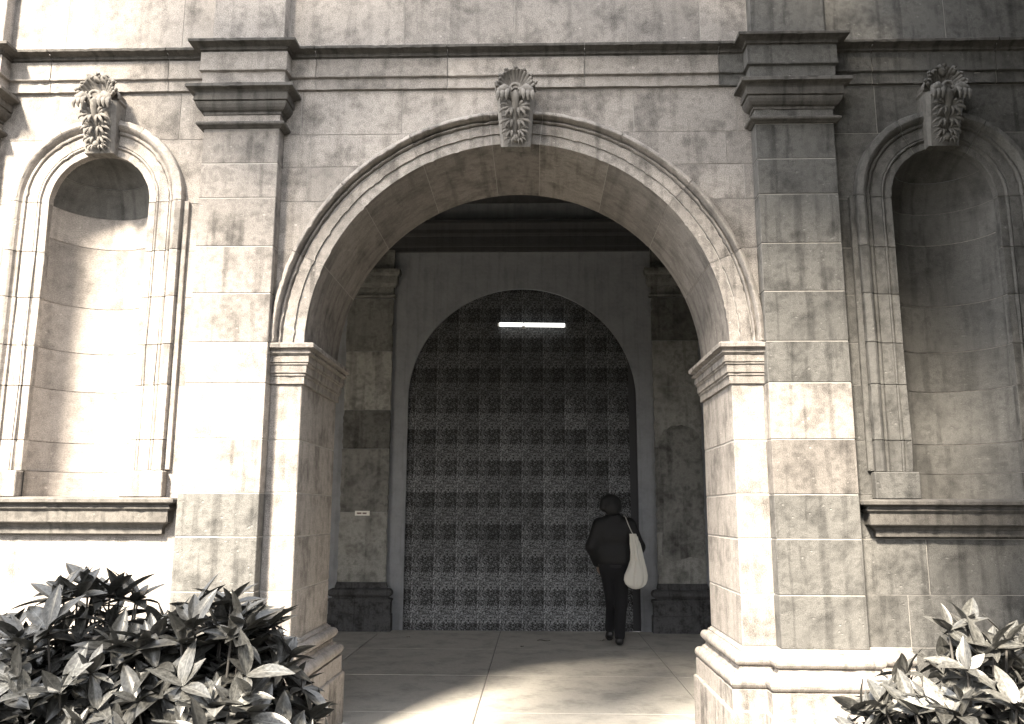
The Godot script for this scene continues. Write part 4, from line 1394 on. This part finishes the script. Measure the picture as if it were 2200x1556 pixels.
func _ready() -> void:
	rng.seed = 20
	var cam := Camera3D.new()
	add_child(cam)
	cam.name = "camera"
	cam.transform = Transform3D(Basis(Vector3(0.99960681, 0.00314544, -0.02786258), Vector3(0.00179615, 0.98446413, 0.1755766), Vector3(0.02798198, -0.17555761, 0.98407141)), Vector3(0.14222, 1.63, 5.81949))
	cam.fov = 46.596
	cam.near = 0.05
	cam.far = 400.0
	cam.current = true
	var we := WorldEnvironment.new()
	we.name = "world_environment"
	var env := Environment.new()
	var sky := Sky.new()
	var sm := ProceduralSkyMaterial.new()
	sm.sky_top_color = Color(0.78, 0.79, 0.81)
	sm.sky_horizon_color = Color(0.98, 0.965, 0.94)
	sm.ground_bottom_color = Color(0.25, 0.24, 0.23)
	sm.ground_horizon_color = Color(0.5, 0.49, 0.47)
	sm.sky_curve = 0.2
	sky.sky_material = sm
	env.background_mode = Environment.BG_SKY
	env.sky = sky
	env.background_energy_multiplier = 1.15
	env.tonemap_mode = Environment.TONE_MAPPER_LINEAR
	env.tonemap_exposure = 6.4
	env.sdfgi_enabled = true
	env.ssao_enabled = true
	env.ssil_enabled = true
	we.environment = env
	add_child(we)
	var sun := DirectionalLight3D.new()
	sun.name = "sun"
	add_child(sun)
	sun.look_at_from_position(SUN * 40.0, Vector3.ZERO)
	sun.light_energy = 1.6
	sun.light_color = Color(1.0, 0.95, 0.87)
	sun.light_angular_distance = 9.0
	sun.shadow_enabled = true

	make_materials()
	# ground
	var g := newst()
	quad(g, Vector3(-120, -0.16, 0.1), Vector3(120, -0.16, 0.1), Vector3(120, -0.16, 140), Vector3(-120, -0.16, 140), Vector3.UP)
	quad(g, Vector3(-120, -0.16, -140), Vector3(120, -0.16, -140), Vector3(120, -0.16, -7.0), Vector3(-120, -0.16, -7.0), Vector3.UP)
	put(g.commit(), "ground", M.lawn, self).set_meta("kind", "structure")
	for s in [[-6.0, -0.42], [0.95, 6.0]]:
		var b := put(boxmesh(Vector3(s[0], -0.15, 1.4), Vector3(s[1], -0.02, 4.1), 0.03), "flower_bed", M.soil, self)
		b.set_meta("kind", "structure")
	build_arcade()
	build_loggia()
	build_person()
	leaf_meshes = [leaf_mesh(0.135, 0.028, 0.35, 0.16), leaf_mesh(0.125, 0.031, 0.25, 0.42), leaf_mesh(0.150, 0.026, 0.5, 0.05), leaf_mesh(0.110, 0.029, 0.3, -0.15), leaf_mesh(0.140, 0.030, 0.15, 0.30), leaf_mesh(0.085, 0.021, 0.4, 0.10)]
	var gl := "leafy shrubs in front of the left niche"
	build_shrub(Vector3(-1.00, -0.03, 2.75), Vector2(0.42, 0.42), 1.36, 210, 301, "dark glossy shrub at the left beside the path, its edge leaves catching light", gl)
	build_shrub(Vector3(-1.46, -0.03, 2.72), Vector2(0.46, 0.45), 1.40, 220, 302, "dense pointed-leaf shrub in the middle of the left planting", gl)
	build_shrub(Vector3(-2.15, -0.03, 2.70), Vector2(0.45, 0.45), 1.42, 210, 303, "pointed-leaf shrub at the far left edge of the planting", gl)
	var gr := "leafy shrubs in front of the right niche"
	build_shrub(Vector3(1.62, -0.03, 2.75), Vector2(0.40, 0.40), 1.30, 170, 304, "dark shrub at the right hiding the pilaster foot", gr, 0.86)
	build_shrub(Vector3(2.15, -0.03, 2.70), Vector2(0.42, 0.42), 1.42, 170, 305, "taller leafy shrub at the far right edge", gr, 0.86)
	# trees whose shade falls across the front
	var d1 := 11.5
	var cl := []
	for c in TREE_A:
		cl.append([Vector3(c[0], c[1], 0) + SUN * (d1 + c[5]), Vector3(c[2], c[3], c[4]), c[6], SUN])
	build_tree("plane_tree", "tall plane tree behind the viewer shading the upper wall", Vector3(-4.6, -0.15, 8.6), cl, 0.4, 0.15, 900)
	build_tree("added_shade_tree", "added unseen evergreen tree behind the viewer on the right, shading the right bay", Vector3(6.2, -0.15, 9.0), [  # added to keep sky light off the right bay
		[Vector3(5.0, 4.2, 8.6), Vector3(1.9, 2.4, 1.5), 7000], [Vector3(4.9, 8.2, 8.6), Vector3(2.0, 2.2, 1.8), 7000], [Vector3(7.2, 4.6, 8.4), Vector3(2.2, 3.0, 1.8), 8000], [Vector3(7.4, 9.2, 8.4), Vector3(2.6, 2.6, 2.0), 8000],
		[Vector3(5.0, 7.6, 4.4), Vector3(2.0, 1.4, 1.8), 7000], [Vector3(3.9, 7.3, 1.9), Vector3(1.8, 1.2, 1.3), 8000], [Vector3(5.9, 5.6, 2.6), Vector3(1.6, 1.8, 1.8), 7000], [Vector3(6.3, 3.0, 3.2), Vector3(1.5, 2.0, 1.8), 6000], [Vector3(5.6, 11.0, 7.0), Vector3(2.4, 1.6, 2.2), 6000],
		[Vector3(4.1, 5.4, 4.7), Vector3(1.3, 1.5, 0.9), 7000], [Vector3(4.4, 3.0, 4.9), Vector3(1.4, 1.7, 0.9), 7000], [Vector3(2.9, 6.7, 3.6), Vector3(1.1, 0.8, 1.3), 5000], [Vector3(2.2, 5.0, 4.4), Vector3(1.2, 1.3, 0.7), 6000], [Vector3(2.6, 7.3, 4.6), Vector3(1.2, 1.1, 1.0), 5000]], 0.4, 0.19, 901)
	# a row of unseen trees added to block low sky light
	for k in 5:
		var tx := -17.0 + 8.5 * k
		var tz := 20.0 + 1.5 * sin(k * 2.1)
		build_tree("sky_block_tree", ["leftmost added tree in the row closing the garden behind the viewer", "second added tree from the left in the row behind the viewer", "middle added tree of the row behind the viewer", "fourth added tree from the left in the row behind the viewer", "rightmost added tree in the row closing the garden behind the viewer"][k], Vector3(tx, -0.15, tz), [[Vector3(tx - 2.0, 2.6, tz), Vector3(3.0, 1.9, 2.2), 3500], [Vector3(tx + 2.2, 2.8, tz + 0.5), Vector3(3.0, 1.9, 2.2), 3500], [Vector3(tx, 4.4, tz), Vector3(3.2, 1.5, 2.4), 3000]], 0.3, 0.34, 910 + k)

# clumps of the tall tree: where their shade lands on the wall (x, y), radii, offset along the light, leaves
var TREE_A := [
	[0.3, 5.5, 1.9, 0.9, 1.6, 0.0, 8000],
	[-1.2, 4.7, 0.8, 0.9, 1.0, 0.8, 3500],
	[1.55, 4.1, 0.70, 0.8, 1.0, 0.5, 4000],
	[2.9, 4.4, 1.1, 1.3, 1.5, 0.6, 9000],
	[2.5, 3.6, 0.80, 0.6, 1.0, -0.5, 3500],
	[4.1, 4.0, 0.8, 0.9, 1.0, 0.4, 5000],
	[-2.2, 5.1, 1.0, 0.8, 1.0, -0.6, 4000],
	[-1.75, 4.0, 0.55, 0.75, 0.9, -1.0, 900],
	[-0.1, 3.2, 1.1, 1.0, 1.0, 0.3, 400],  # this clump and the next are added to soften the floor sun
	[0.0, 2.4, 1.0, 1.7, 0.6, -5.2, 900],
]
